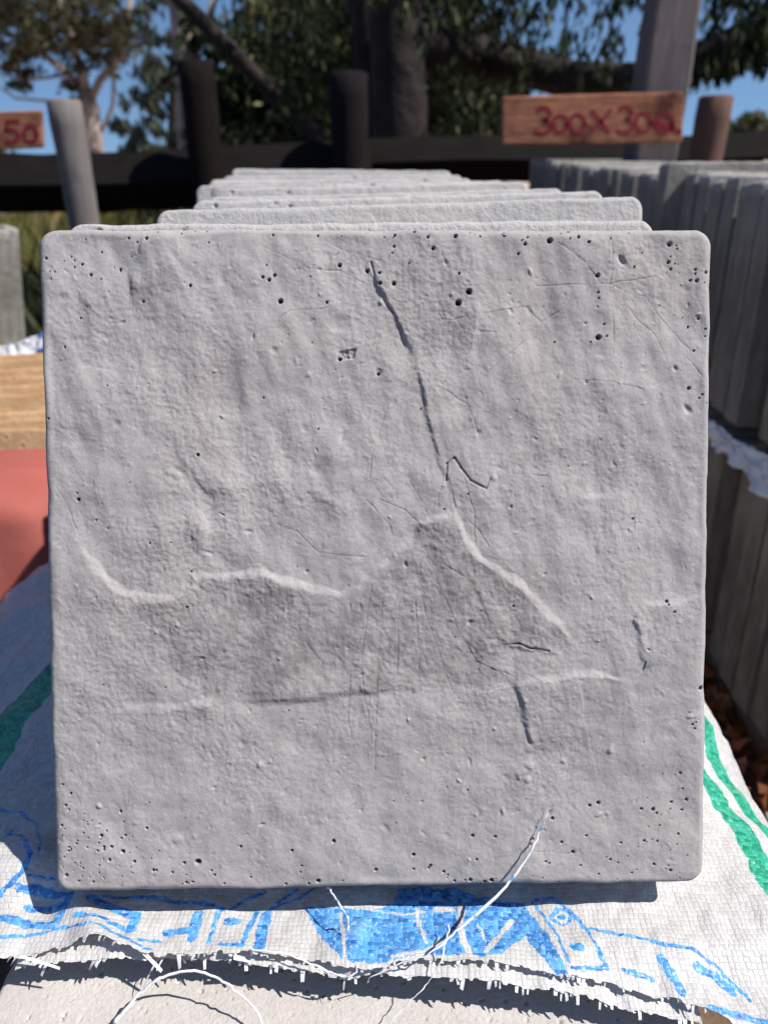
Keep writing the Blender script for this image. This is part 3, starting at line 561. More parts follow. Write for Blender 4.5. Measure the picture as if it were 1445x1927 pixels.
# ---------------------------------------------------------------- leaf litter (stuff)
def leaf_cloud(name, P, size, mat, parent=None, hang=.5, aspect=.22, seed=0, fold=.25):
    rg = np.random.default_rng(seed); n = len(P); L = size * rg.uniform(.6, 1.35, n)
    d = rg.normal(size=(n, 3)); d /= np.linalg.norm(d, axis=1)[:, None]; d = d * (1 - hang) + np.array([0, 0, -1]) * hang; d /= np.linalg.norm(d, axis=1)[:, None] + 1e-9
    r = rg.normal(size=(n, 3)); s = np.cross(d, r); s /= np.linalg.norm(s, axis=1)[:, None] + 1e-9; nn = np.cross(d, s)
    L = L[:, None]; W = L * aspect
    V = np.stack([P, P + d * L * .45 + s * W + nn * W * fold, P + d * L, P + d * L * .45 - s * W + nn * W * fold], 1).reshape(-1, 3)
    Q = np.arange(4 * n).reshape(n, 4)
    T = np.concatenate([Q[:, [0, 1, 2]], Q[:, [0, 2, 3]]])
    me = mesh_np(name, V, None, mat, False, T); fattr(me, 'rnd', np.repeat(rg.random(n), 4))
    return obj(name, me, parent)
n = 1500; P = np.stack([RNG.uniform(.22, RX + .03, n), RNG.uniform(.45, 1.25, n), np.full(n, -.738)], -1)
P[:, 2] += RNG.uniform(0, .03, n) * sstep(.3, .47, P[:, 0]) 
lit = leaf_cloud('leaf_litter', P, .027, M['litter'], None, .0, .35, 5, .5); tag(lit, 'fallen red brown leaves on the dark soil beside the right row', 'leaves', kind='stuff')
# ---------------------------------------------------------------- left side: tan slabs, planter, sack edge, grey slabs
tan = variants(M['tan'])
for i in range(10):
    o = obj('sandstone_slab', tan[i % 4]); y = .745 + i * .038; rr = random.Random(i + 40)
    o.matrix_world = Matrix.Translation((-.545 + rr.uniform(-.012, .012), y, -.752 + .148 + .0036 * i + .012 * rr.random())) @ Matrix.Rotation(R(rr.uniform(-3, 4)), 4, 'Z') @ Matrix.Rotation(-R(3 + rr.uniform(-1.5, 1.5)), 4, 'Y') @ Matrix.Rotation(-R(24), 4, 'X')
    tag(o, 'sandy orange slab, %s behind the red pedestal in the left row' % ORD[i], 'paving slab', 'sandy orange slabs in the left row')
for x0, side in ((-.66, 'left'), (-.47, 'right')):
    m = MB(); m.box((x0, .72, -.752), (x0 + .05, 1.5, -.603), .003); o = m.build('timber_bearer', M['grey_wood'], None, False); tag(o, '%s timber bearer under the sandy orange slabs' % side, 'timber', 'bearers under the slab tiers')
def planter():
    root = empty('pedestal', (-.478, .735, -.752), (0, 0, R(9))); tag(root, 'tapered red concrete pedestal with scalloped rim behind the sack', 'pedestal')
    H = .425; n = 96
    a = np.linspace(0, 2 * np.pi, n, endpoint=False)
    def lathe(prof, name, scal):
        V = []
        for j, (r, z) in enumerate(prof):
            sq = 1 / (np.abs(np.cos(a)) ** 6 + np.abs(np.sin(a)) ** 6) ** (1 / 6)
            k = 1 + (scal * np.cos(a * 14) if 0 < j < len(prof) - 1 else 0)
            V.append(np.stack([r * sq * k * np.cos(a), r * sq * k * np.sin(a) * .68, np.full(n, z)], -1))
        V = np.concatenate(V); Q = [[j * n + k, j * n + (k + 1) % n, (j + 1) * n + (k + 1) % n, (j + 1) * n + k] for j in range(len(prof) - 1) for k in range(n)]
        V = np.concatenate([V, [[0, 0, prof[-1][1] + .002]], [[0, 0, prof[0][1]]]]); e = (len(prof) - 1) * n
        T = [[e + k, e + (k + 1) % n, len(V) - 2] for k in range(n)] + [[(k + 1) % n, k, len(V) - 1] for k in range(n)]
        obj(name, mesh_np(name, V, Q, M['red'], True, T), root)
    lathe([(.09, 0), (.095, .005), (.138, H - .14), (.140, H - .111)], 'stem', 0)
    lathe([(.141, H - .110), (.160, H - .105), (.158, H - .09), (.132, H - .018), (.126, H - .006), (.11, H + .002), (.08, H + .010), (.05, H + .012)], 'rim', .018)
planter()
lft = [at(-60, 715, 1.20), at(0, 652, 1.20), at(40, 645, 1.20), at(85, 622, 1.20), at(130, 600, 1.20)]; lfb = [at(-60, 780, 1.18), at(0, 706, 1.18), at(40, 684, 1.18), at(85, 656, 1.18), at(130, 635, 1.18)]
o = strip_cloth('plastic_sheet', lft, lfb, M['edge_blue'], .006, seed=14); mod = o.modifiers.new('thick', 'SOLIDIFY'); mod.thickness = .0006
tag(o, 'white and blue sack edge sticking out behind the sandy slabs', 'plastic sheet')
for i in range(5):
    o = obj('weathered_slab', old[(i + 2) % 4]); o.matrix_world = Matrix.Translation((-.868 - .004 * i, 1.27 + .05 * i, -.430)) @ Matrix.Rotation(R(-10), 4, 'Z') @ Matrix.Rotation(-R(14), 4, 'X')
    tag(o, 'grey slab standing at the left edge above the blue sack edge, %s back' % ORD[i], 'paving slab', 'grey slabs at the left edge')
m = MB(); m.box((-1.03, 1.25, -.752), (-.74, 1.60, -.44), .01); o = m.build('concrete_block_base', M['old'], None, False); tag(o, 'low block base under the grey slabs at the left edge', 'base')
# ---------------------------------------------------------------- woven sack
def build_sack():
    s = np.arange(-.42, .33, .0008)
    th = np.zeros_like(s)
    th = np.where(s > .15, sstep(.160, .285, s) * R(84), th); th = np.where(s < -.15, -(sstep(.15, .20, -s) * R(9) + sstep(.29, .42, -s) * R(72)), th)
    ds = s[1] - s[0]; i0 = np.argmin(np.abs(s)); cx = np.cumsum(np.cos(th)) * ds; cz = -np.cumsum(np.abs(np.sin(th)) * np.sign(th)) * ds
    cx -= cx[i0]; cz -= cz[i0]
    edge_px = [(-300,1700),(-120,1760),(0,1792),(100,1776),(200,1768),(250,1786),(300,1792),(450,1788),(550,1793),(640,1812),(700,1822),(760,1806),(800,1802),(900,1808),(1000,1818),(1060,1830),(1150,1834),(1230,1855),(1290,1864),(1380,1900),(1445,1965),(1560,2100)]
    E = np.array([atz(p[0], p[1], -.328)[:2] for p in edge_px])
    yf = np.interp(cx, E[:, 0], E[:, 1]); yf = np.where(cx > .17, yf[np.argmin(np.abs(cx - .17))] - (cx - .17) * .5, yf)
    rg = np.random.default_rng(5); cell = np.floor(s / .0026).astype(int); jag = rg.random(2000)[cell + 500] * .0022; yf = yf + jag - .001
    t = np.concatenate([np.arange(0, .075, .0007), np.arange(.075, .12, .0011), np.arange(.12, .385, .0035)])
    S, T = np.meshgrid(s, t); X = np.broadcast_to(cx, S.shape).copy(); Zb = np.broadcast_to(cz, S.shape); Y = yf[None, :] + T
    Z = -.3335 + Zb
    # contact under the leaning slabs, waves elsewhere
    inx = sstep(.158, .13, np.abs(X)); under = inx * sstep(.245, .268, Y)
    free = 1 - under
    Z = Z + free * (.0028 * fbm(X * 14 + 3, Y * 22, 3, 6) + .0011 * fbm(X * 60, Y * 45, 3, 8)) 
    Z = Z + free * .004 * sstep(.235, .205, Y) * sstep(.2, .1, np.abs(X)) - free * .006 * sstep(.222, .2, Y) * sstep(.05, .14, X)
    # vertical folds down the sides
    side = sstep(.16, .2, np.abs(X)); X += np.sign(X) * side * (.007 * fbm(Y * 16, Z * 3, 2, 15) + .0022 * fbm(Y * 55, Z * 9, 3, 17))
    Z += side * .006 * fbm(X * 9, Y * 14, 2, 19)
    Y2 = Y.copy()
    # rolled fold at the front left
    c = atz(18, 1604, -.322); q = np.hypot((X - c[0]) / .032, (Y - c[1]) / .021); Z += .016 * sstep(1.3, .3, q)
    # ridge running from the roll to the front edge
    c1 = atz(150, 1700, -.33); Z += .006 * np.exp(-(((X - c1[0]) + (Y - c1[1]) * .8) / .012) ** 2) * free * sstep(.27, .24, Y)
    Z = np.minimum(Z, np.where((np.abs(X) < .152) & (Y > .2317), -.3116 - (Y - .2317) * .445 - .0012, 9)) if False else Z
    P = np.stack([X, Y2, Z], -1); V = P.reshape(-1, 3)
    px, py = proj(V); ZC = V @ FW
    def tos(p):
        k = np.argmin((px - p[0]) ** 2 + (py - p[1]) ** 2); return S.ravel()[k], T.ravel()[k] + 0
    YY = (T + yf[None, :])   # untorn depth coordinate
    YF = YY.ravel(); SF = S.ravel()
    def toq(p):
        d2 = (px - p[0]) ** 2 + (py - p[1]) ** 2; c_ = np.nonzero(d2 < max(d2.min() * 1.0, 30.0))[0]; c_ = c_ if len(c_) else np.array([np.argmin(d2)])
        near = ZC[c_]; ok = c_[near < near.min() + .004]; k = ok[np.argmin(d2[ok])]; return SF[k], YF[k]
    blue = np.zeros(S.shape); green = np.zeros(S.shape); wob = .0008
    Sx = S + wob * fbm(S * 260, YY * 260, 2, 50); Yx = YY + wob * fbm(S * 260, YY * 260, 2, 55)
    def stroke(dst, pl, wpx, val=1.0):
        Pq = [toq(p) for p in pl]; hw = wpx * .27e-3 / 2
        for i in range(len(Pq) - 1):
            a, b = Pq[i], Pq[i + 1]; mrg = hw + .004
            sel = (S > min(a[0], b[0]) - mrg) & (S < max(a[0], b[0]) + mrg) & (YY > min(a[1], b[1]) - mrg) & (YY < max(a[1], b[1]) + mrg)
            dd, _, _ = seg_d(Sx[sel], Yx[sel], a, b); m = sstep(hw + .0005, hw - .0005, dd)
            dst[sel] = np.maximum(dst[sel], m) if val > 0 else dst[sel] * (1 - m)
    def poly(dst, pl):
        Pq = np.array([toq(p) for p in pl]); ins = np.zeros(S.shape, bool); j = len(Pq) - 1
        for i in range(len(Pq)):
            xi, yi = Pq[i]; xj, yj = Pq[j]
            c_ = ((yi > Yx) != (yj > Yx)) & (Sx < (xj - xi) * (Yx - yi) / (yj - yi + 1e-12) + xi); ins ^= c_; j = i
        dst[ins] = 1
    poly(blue, [(572,1708),(600,1760),(640,1800),(665,1812),(720,1815),(800,1792),(860,1796),(905,1800),(950,1792),(990,1762),(1010,1790),(1050,1835),(1070,1835),(1030,1760),(985,1700),(900,1690),(860,1672),(750,1672),(740,1700),(700,1712)])
    for pl, wd in [([(785,1712),(790,1740),(800,1772)], 8), ([(866,1708),(868,1750),(882,1795)], 13), ([(962,1733),(940,1760),(915,1792)], 10), ([(740,1800),(800,1788),(850,1760)], 7), ([(950,1792),(990,1765)], 6), ([(1000,1690),(1035,1740),(1062,1800)], 7), ([(640,1720),(650,1800)], 6), ([(700,1712),(760,1722),(800,1716)], 5), ([(820,1712),(850,1712)], 12), ([(900,1740),(915,1770)], 5)]:
        stroke(blue, pl, wd, -1)
    for pl, wd in [([(35,1668),(80,1676),(132,1684)], 12), ([(50,1710),(115,1703)], 12), ([(132,1684),(120,1710),(105,1738),(55,1742),(0,1728)], 15), ([(55,1645),(112,1655)], 5), ([(0,1764),(60,1760),(120,1747),(180,1737),(232,1762),(285,1786)], 5),
                   ([(142,1722),(200,1730),(248,1752)], 8), ([(172,1690),(220,1712),(258,1726),(244,1750)], 17), ([(195,1686),(300,1690),(380,1700),(420,1712)], 7), ([(372,1724),(362,1764)], 19), ([(312,1756),(355,1750)], 13), ([(414,1712),(404,1740),(395,1774)], 7), ([(430,1735),(444,1735)], 16),
                   ([(484,1716),(470,1745),(455,1778)], 8), ([(502,1722),(494,1750),(486,1780)], 20), ([(415,1775),(455,1778)], 8), ([(262,1768),(300,1772)], 5), ([(430,1712),(470,1690),(500,1678)], 6), ([(520,1700),(560,1672)], 7), ([(500,1715),(560,1690),(590,1672)], 5),
                   ([(1000,1694),(1040,1745),(1072,1812)], 5), ([(1038,1688),(1090,1730),(1120,1775),(1140,1818)], 7), ([(1108,1748),(1200,1764),(1262,1780),(1300,1782),(1350,1820),(1412,1884)], 6), ([(1245,1804),(1262,1830),(1282,1866)], 16), ([(1312,1820),(1345,1838),(1372,1864)], 16), ([(1172,1826),(1225,1842)], 9),
                   ([(1075,1822),(1140,1822)], 7), ([(1340,1898),(1400,1915),(1450,1925)], 12), ([(1080,1780),(1094,1781)], 15), ([(1010,1694),(1040,1690)], 8),
                   ([(-10,1582),(20,1566),(48,1580),(57,1608),(46,1640),(0,1682),(-30,1692)], 8), ([(-10,1524),(40,1528),(72,1552),(78,1590),(74,1605)], 4)]:
        stroke(blue, pl, wd)
    ring = [(1055 + 17 * math.cos(a), 1726 + 14 * math.sin(a)) for a in np.linspace(0, 6.3, 14)]; stroke(blue, ring, 6)
    stroke(blue, [(1052,1726),(1060,1726)], 8)
    # green woven stripes run along the sack, parallel to its sides
    a = toq((100, 1272)); b = toq((2, 1378)); sc_ = (a[0] + b[0]) / 2
    green = np.maximum(green, sstep(.0005, -.0005, np.abs(Sx - (sc_ + (YY - (a[1] + b[1]) / 2) * (a[0] - b[0]) / (a[1] - b[1] + 1e-9) * .8)) - .0125))
    for lo, hi in ((.1855, .1975), (.2050, .216)):
        green = np.maximum(green, sstep(lo - .0004, lo + .0004, Sx) * sstep(hi + .0004, hi - .0004, Sx))
    idx = np.arange(S.size).reshape(S.shape); Q = np.stack([idx[:-1, :-1], idx[:-1, 1:], idx[1:, 1:], idx[1:, :-1]], -1).reshape(-1, 4)
    me = mesh_np('woven_sack', V, Q, M['sack']); fattr(me, 'blue', blue); fattr(me, 'green', green)
    uvl = me.uv_layers.new(name='UVMap'); uvv = np.stack([S.ravel(), YY.ravel() - .0], -1)[Q.ravel()]; uvl.data.foreach_set('uv', uvv.astype(np.float32).ravel())
    root = empty('woven_sack', (0, .25, -.3335)); me.transform(Matrix.Translation((0, -.25, .3335)))
    tag(root, 'white woven plastic sack with blue print and green stripes under the front slab', 'sack')
    obj('sack_sheet', me, root)
    # lower hem: second layer showing beyond the printed edge
    E2 = np.array([atz(p[0], p[1], -.333)[:2] for p in [(20,1812),(60,1806),(130,1806),(200,1800),(300,1798),(440,1806),(560,1822),(660,1836),(700,1830),(800,1838),(900,1847),(1000,1857),(1100,1866),(1200,1888),(1300,1902),(1330,1912)]])
    sel = (cx > E2[0, 0]) & (cx < E2[-1, 0]); sx = s[sel]; hx_ = cx[sel]; hz = cz[sel]
    yh = np.interp(hx_, E2[:, 0], E2[:, 1]) + rg.random(2000)[np.floor(sx / .0021).astype(int) + 500] * .0016
    tt = np.linspace(0, 1, 14); SS, TT = np.meshgrid(sx, tt); yb = yh[None] + TT * .028
    ZZ = -.3335 + hz[None] - .0015 + .004 * sstep(.235, .205, yb) * sstep(.2, .1, np.abs(hx_))[None] - .006 * sstep(.222, .2, yb) * sstep(.05, .14, hx_)[None] + (.0028 * fbm(hx_[None] * 14 + 3, yb * 22, 3, 6)) - .0035 * (1 - TT) ** 2 - .0006 + .0012 * fbm(hx_[None] * 70, yb * 30, 2, 33)
    Vh = np.stack([np.broadcast_to(hx_, SS.shape), yb, ZZ], -1).reshape(-1, 3); idx = np.arange(SS.size).reshape(SS.shape)
    Qh = np.stack([idx[:-1, :-1], idx[:-1, 1:], idx[1:, 1:], idx[1:, :-1]], -1).reshape(-1, 4)
    mh = mesh_np('hem', Vh, Qh, M['sackplain']); uvl = mh.uv_layers.new(name='UVMap'); uvl.data.foreach_set('uv', (np.stack([SS.ravel(), yb.ravel() + .0013], -1)[Qh.ravel()]).astype(np.float32).ravel())
    mh.transform(Matrix.Translation((0, -.25, .3335))); obj('hem', mh, root)
    # fringe: cut tape ends along both edges
    mb = MB(); fr = random.Random(9)
    def ribbon(p, d, wdt, L, droop):
        n = 4; V = []
        d = np.array(d) / np.linalg.norm(d); sdir = np.cross(d, [0, 0, 1]); sdir /= np.linalg.norm(sdir) + 1e-9
        tw = fr.uniform(-.8, .8)
        for i in range(n + 1):
            u = i / n; q = p + d * L * u + np.array([0, 0, -droop * u * u * L]); ww = wdt / 2 * (1 - .12 * u)
            sd_ = sdir * math.cos(tw * u) + np.array([0, 0, 1]) * math.sin(tw * u); V += [q - sd_ * ww, q + sd_ * ww]
        mb.add(V, [[2 * i, 2 * i + 1, 2 * i + 3, 2 * i + 2] for i in range(n)])
    edgeA = P[0]; edgeB = np.stack([hx_, yh, ZZ[0]], -1)
    for E_, lo, hi, dens in ((edgeA, .0008, .0022, .4), (edgeB, .0008, .0034, .5)):
        step = 3
        for i in range(0, len(E_), step):
            p = E_[i]
            if abs(p[0]) > .19 or fr.random() > dens * (.35 + 1.3 * max(0, float(perlin(np.array([p[0] * 90]), np.array([lo * 900]))[0]) + .35)): continue
            long = 1.0 + (1.3 if fr.random() < .08 else 0)
            if -.19 < p[0] < -.10: long *= 1.7; dx = -.9 + fr.uniform(-.3, .3)
            else: dx = fr.uniform(-.35, .2)
            ribbon(p + np.array([0, .0008, -.0002]), (dx, -1, fr.uniform(-.9, .0)), fr.uniform(.0008, .0021), fr.uniform(lo, hi) * long, fr.uniform(.2, .8))
    for (px0, py0, px1, py1, wd) in [(262,1784,304,1824,.0016),(40,1800,112,1818,.0012),(420,1790,455,1800,.002),(660,1832,640,1838,.002),(440,1802,470,1808,.002)]:
        a = atz(px0, py0, -.330); b = atz(px1, py1, -.334); L = np.linalg.norm(b - a); ribbon(a, b - a, wd, L, .1)
    mf = mb.mesh('fringe', M['tape']); mf.transform(Matrix.Translation((0, -.25, .3335))); o = obj('fringe', mf, root); o['kind'] = 'stuff'
    return root
sack = build_sack()
# loose tapes torn from the sack
def strand(name, pts, wid, mat, label, twist=1.5, seed=0):
    """pts: (px, py, z) -> smooth ribbon"""
    C_ = np.array([atz(p[0], p[1], p[2]) for p in pts]); n = 60
    t = np.linspace(0, len(C_) - 1, n); P = []
    for tt in t:
        i = min(int(tt), len(C_) - 2); u = tt - i; p0 = C_[max(i - 1, 0)]; p1 = C_[i]; p2 = C_[i + 1]; p3 = C_[min(i + 2, len(C_) - 1)]
        P.append(.5 * ((2 * p1) + (p2 - p0) * u + (2 * p0 - 5 * p1 + 4 * p2 - p3) * u * u + (3 * p1 - p0 - 3 * p2 + p3) * u ** 3))
    P = np.array(P); rg = np.random.default_rng(seed); V = []
    P += .0006 * np.stack([fbm(t * 3, t * 0 + k, 2, seed) for k in range(3)], -1)
    wid = .52 * np.interp(t, np.linspace(0, len(C_) - 1, len(wid)), wid)
    for i in range(n):
        d = P[min(i + 1, n - 1)] - P[max(i - 1, 0)]; d /= np.linalg.norm(d); view = P[i] / np.linalg.norm(P[i]); s0 = np.cross(d, view); s0 /= np.linalg.norm(s0)
        a = twist * float(perlin(np.array([t[i] * 1.2]), np.array([.3]), seed)[0]); s1 = s0 * math.cos(a) + np.cross(d, s0) * math.sin(a)
        cr = np.cross(d, s1) * wid[i] * .18
        V += [P[i] - s1 * wid[i] / 2, P[i] + cr, P[i] + s1 * wid[i] / 2]
    Q = [[3 * i + k, 3 * i + k + 1, 3 * i + k + 4, 3 * i + k + 3] for i in range(n - 1) for k in range(2)]
    me = mesh_np(name, V, Q, mat); o = obj(name, me); o.modifiers.new('thick', 'SOLIDIFY').thickness = .00012
    tag(o, label, 'plastic strand', 'loose strands torn from the sack'); return o
def zs(px, py, off=.006):   # height just in front of the slab face
    x, z = onslab(px, py); p = HERO_M @ Vector((x, -off, z)); return p.z
strand('plastic_strand', [(1030,1524,zs(1030,1524,.004)), (1018,1560,zs(1018,1560,.006)), (998,1600,zs(998,1600,.010)), (962,1656,zs(962,1656,.014)), (905,1714,-.312), (858,1752,-.318), (815,1790,-.320), (760,1812,-.326), (700,1838,-.333), (690,1850,-.337)], [.0004, .0012, .0019, .0026, .0026, .0022, .0018, .0012, .0008, .0004], M['tape_blue'], 'long curling white strand with blue flecks rising in front of the slab', seed=3)
strand('plastic_strand', [(617,1668,-.315), (632,1690,-.316), (648,1718,-.318), (654,1728,-.322), (656,1750,-.326)], [.0018, .0018, .0013, .0024, .001], M['tape_blue'], 'short twisted strand dangling below the middle of the slab edge', seed=5)
strand('plastic_strand', [(845,1742,-.322), (838,1775,-.322), (826,1815,-.326), (800,1855,-.334), (765,1890,-.340), (728,1935,-.345)], [.0012, .0014, .0012, .0009, .0008, .0007], M['tape'], 'thin strand hanging from the printed edge over the lower slab', seed=7)
strand('plastic_strand', [(215,1925,-.3485), (262,1872,-.340), (300,1842,-.334), (355,1827,-.331), (408,1840,-.333), (448,1868,-.338), (480,1900,-.343), (500,1940,-.348)], [.0034, .0026, .0022, .0020, .0019, .0018, .0018, .0018], M['tape'], 'arched white strand looping over the lower slab at bottom left', twist=.7, seed=9)
strand('plastic_strand', [(470,1786,-.3285), (540,1796,-.328), (600,1820,-.330), (640,1836,-.332), (668,1832,-.331), (672,1815,-.328)], [.0012, .0014, .0018, .0016, .0014, .0008], M['tape'], 'white strand curving along the frayed edge left of centre', seed=11)
# ---------------------------------------------------------------- fence, posts, signs
FY = 2.8
def post(px0, px1, pyt, Y, mat, label, name='fence_post', round_=False, group='wooden fence posts'):
    a = at(px0, pyt, Y); b = at(px1, pyt, Y); cx_ = (a[0] + b[0]) / 2; wd = b[0] - a[0]; top = a[2]
    root = empty(name, (cx_, Y + wd / 2, -.752)); tag(root, label, 'post', group)
    H = top + .752; zz = np.linspace(0, H, 16); m = MB()
    rr = wd / 2 * (1 + .04 * np.sin(zz * 9)); zz2 = np.concatenate([zz, [H + .006]]); rr = np.concatenate([rr, [rr[-1] * .82]])
    m.tube([(0, 0, z) for z in zz2], rr * (1 if round_ else 1.13), 24 if round_ else 4, True, .02, int(px0))
    o = m.build('timber', mat, root, round_)
    if not round_:
        o.rotation_euler.z = R(45); bv = o.modifiers.new('bevel', 'BEVEL'); bv.width = .012; bv.segments = 3; bv.limit_method = 'ANGLE'; bv.angle_limit = R(50)
    return root
post(78, 140, 190, 2.25, M['grey_wood'], 'leaning pale grey post beside the cut off number sign', round_=True)
post(328, 394, 114, FY - .16, M['black_wood'], 'dark shaded post standing tall against the left rail', round_=True)
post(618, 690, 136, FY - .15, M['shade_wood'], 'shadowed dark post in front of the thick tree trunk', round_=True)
post(1262, 1380, -260, 2.22, M['big_post'], 'tall square purple grey post behind the 300X300 board', round_=False)
post(1328, 1390, 182, 2.5, M['brown_wood'], 'short round red brown post right of the square post', round_=True)
def rail(p0, p1, Y, hpx, label):
    a = at(*p0, Y); b = at(*p1, Y); h = hpx / F * Y * .95
    root = empty('fence_rail', (a[0], Y, a[2])); tag(root, label, 'fence rail', 'dark horizontal fence rails')
    n = 20; m = MB(); d = b - a
    m.tube([d * t + np.array([0, 0, .006 * math.sin(t * 9)]) for t in np.linspace(0, 1, n)], h * .66, 4, True, .02, int(hpx)); o = m.build('timber', M['rail_wood'], root, False); o.rotation_euler.x = 0
    return root
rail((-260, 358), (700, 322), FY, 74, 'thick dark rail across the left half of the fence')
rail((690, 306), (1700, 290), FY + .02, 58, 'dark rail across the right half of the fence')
def sign(c, Y, label, strokes, ox, post_y, wd, knots=True):
    P = [at(p[0], p[1], Y) for p in c]   # tl, tr, br, bl
    T = .022; V = []
    for y in (0, T): V += [(p[0], Y + y, p[2]) for p in P]
    root = empty('wooden_sign', tuple((P[0] + P[2]) / 2)); tag(root, label, 'sign', 'orange plank size signs')
    V = np.array(V) - (P[0] + P[2]) / 2
    me = mesh_np('board', V, [[3, 2, 1, 0], [4, 5, 6, 7], [0, 1, 5, 4], [1, 2, 6, 5], [2, 3, 7, 6], [3, 0, 4, 7]], M['plank'], False)
    b = obj('board', me, root); bv = b.modifiers.new('bevel', 'BEVEL'); bv.width = .004; bv.segments = 2
    for ch in strokes:
        m = MB()
        for pl in ch:
            Q_ = [at(p[0], p[1], Y) - (P[0] + P[2]) / 2 for p in pl]; n = len(Q_); hw = wd / 2
            V = []
            for i in range(n):
                d = Q_[min(i + 1, n - 1)] - Q_[max(i - 1, 0)]; d = d / (np.linalg.norm(d) + 1e-9); nn = np.array([-d[2], 0, d[0]]); k = hw * (.8 + .35 * random.random())
                for yy_ in (-.0003, -.0010): V += [Q_[i] + nn * k + [0, yy_, 0], Q_[i] - nn * k + [0, yy_, 0]]
            F_ = []
            for i in range(n - 1):
                a_ = 4 * i; c_ = 4 * (i + 1); F_ += [[a_ + 2, a_ + 3, c_ + 3, c_ + 2], [a_, a_ + 2, c_ + 2, c_], [a_ + 1, c_ + 1, c_ + 3, a_ + 3]]
            m.add(V, F_)
        m.build('painted_character', M['paint_red'], root, False)
    return root
def arc(cx_, cy_, rx, ry, a0, a1, n=16): return [(cx_ + rx * math.cos(R(a)), cy_ + ry * math.sin(R(a))) for a in np.linspace(a0, a1, n)]
def three(x, y): return [arc(x + 12, y + 12, 13, 12, -160, 85, 12) + arc(x + 10, y + 36, 16, 13, -85, 150, 14)]
def zero(x, y, rx=13, ry=16): return [arc(x, y, rx, ry, 0, 375, 22)]
L300 = [three(1010, 202), zero(1054, 233), zero(1086, 232, 14, 17), [[(1112, 207), (1130, 228), (1146, 251)], [(1150, 205), (1130, 230), (1112, 249)]], three(1164, 201), zero(1210, 230, 14, 17), zero(1250, 231, 16, 17) + [[(1236, 232), (1262, 240), (1282, 250)]]]
sign([(945, 182), (1285, 172), (1284, 268), (945, 273)], 2.19, 'orange plank sign hand painted 300X300 in dark red', L300, 0, 2.2, .0085)
L450 = [[[(-30, 225), (-44, 262), (-8, 262)], [(-14, 222), (-16, 285)]], [[(38, 228), (14, 228), (12, 247)] + arc(20, 256, 16, 12, -110, 130, 14)], zero(58, 252, 12, 15)]
sign([(-90, 214), (76, 207), (80, 278), (-90, 288)], 2.22, 'orange plank sign cut by the left edge, ending in red 50', L450, 0, 2.2, .0085)
# ---------------------------------------------------------------- trees
def tree(name, label, cat, base_pt, limbs, clusters, lmat, bmat, leaf, hang=.5, aspect=.2, seed=0, group=None, strings=False):
    root = empty(name, tuple(base_pt)); tag(root, label, cat, group); b = np.array(base_pt)
    m = MB()
    for pts, r in limbs[:1]: m.tube(np.array(pts) - b, np.linspace(r[0], r[1], len(pts)), 12, True, .05, seed)
    m.build('trunk', bmat, root)
    for k, (pts, r) in enumerate(limbs[1:]):
        m = MB(); m.tube(np.array(pts) - b, np.linspace(r[0], r[1], len(pts)), 7, True, .05, seed + k); m.build('branch', bmat, root)
    rg = np.random.default_rng(seed + 1); PP = []
    for (c, rad, n) in clusters:
        c = np.array(c) - b; rad = np.array(rad, float)
        if strings:
            ns = max(1, n // 10); st = c + rg.normal(size=(ns, 3)) * rad * .55
            for q in st:
                L = rg.uniform(.5, 1.2) * rad[2] * .9; u = np.sort(rg.random(14)); sw = rg.normal(size=2) * .06
                PP.append(np.stack([q[0] + u * L * sw[0] + rg.normal(size=14) * .012, q[1] + u * L * sw[1] + rg.normal(size=14) * .012, q[2] - u * L], -1))
        else:
            nc = max(1, n // 40); cc = c + rg.normal(size=(nc, 3)) * rad * .5; k = rg.integers(0, nc, n)
            PP.append(cc[k] + rg.normal(size=(n, 3)) * rad * .16)
    P = np.concatenate(PP); o = leaf_cloud('crown', P, leaf, lmat, root, hang, aspect, seed + 2); o['kind'] = 'stuff'
    return root
def g0(px, Y): p = at(px, 300, Y); return (p[0], Y, -.76 - .033 * max(Y - 9, 0))
def V3(*a): return np.array(a, float)
# main dark tree right behind the fence, crown hanging across the middle and right
Y1 = 3.7; b = g0(750, Y1)
cl = []
rg = np.random.default_rng(77)
for k in range(34):
    px = rg.uniform(520, 880); py = rg.uniform(-120, 230); y = rg.uniform(4.2, 6.5)
    cl.append((at(px, py, y), (.30, .3, .26), 300))
for k in range(13):
    px = rg.uniform(860, 1200); py = rg.uniform(-80, 110); cl.append((at(px, py, rg.uniform(3.3, 4.6)), (.24, .25, .20), 105))
for k in range(12):
    px = rg.uniform(1190, 1500); py = rg.uniform(-90, 5); cl.append((at(px, py, rg.uniform(3.3, 4.0)), (.16, .2, .10), 50))
for k in range(9): cl.append((at(rg.uniform(600, 880), rg.uniform(-140, 10), rg.uniform(3.05, 3.35)), (.14, .15, .10), 45))
for t in np.linspace(0, 1, 14): cl.append((at(1330 + t * 160, 88 - t * 60, 3.5), (.12, .1, .07), 110))
for k in range(40): cl.append(((rg.uniform(-1.6, 3.6), rg.uniform(2.9, 6), rg.uniform(1.0, 3.2)), (.5, .4, .35), 420))  # overhead clusters out of view, added to shade the fence
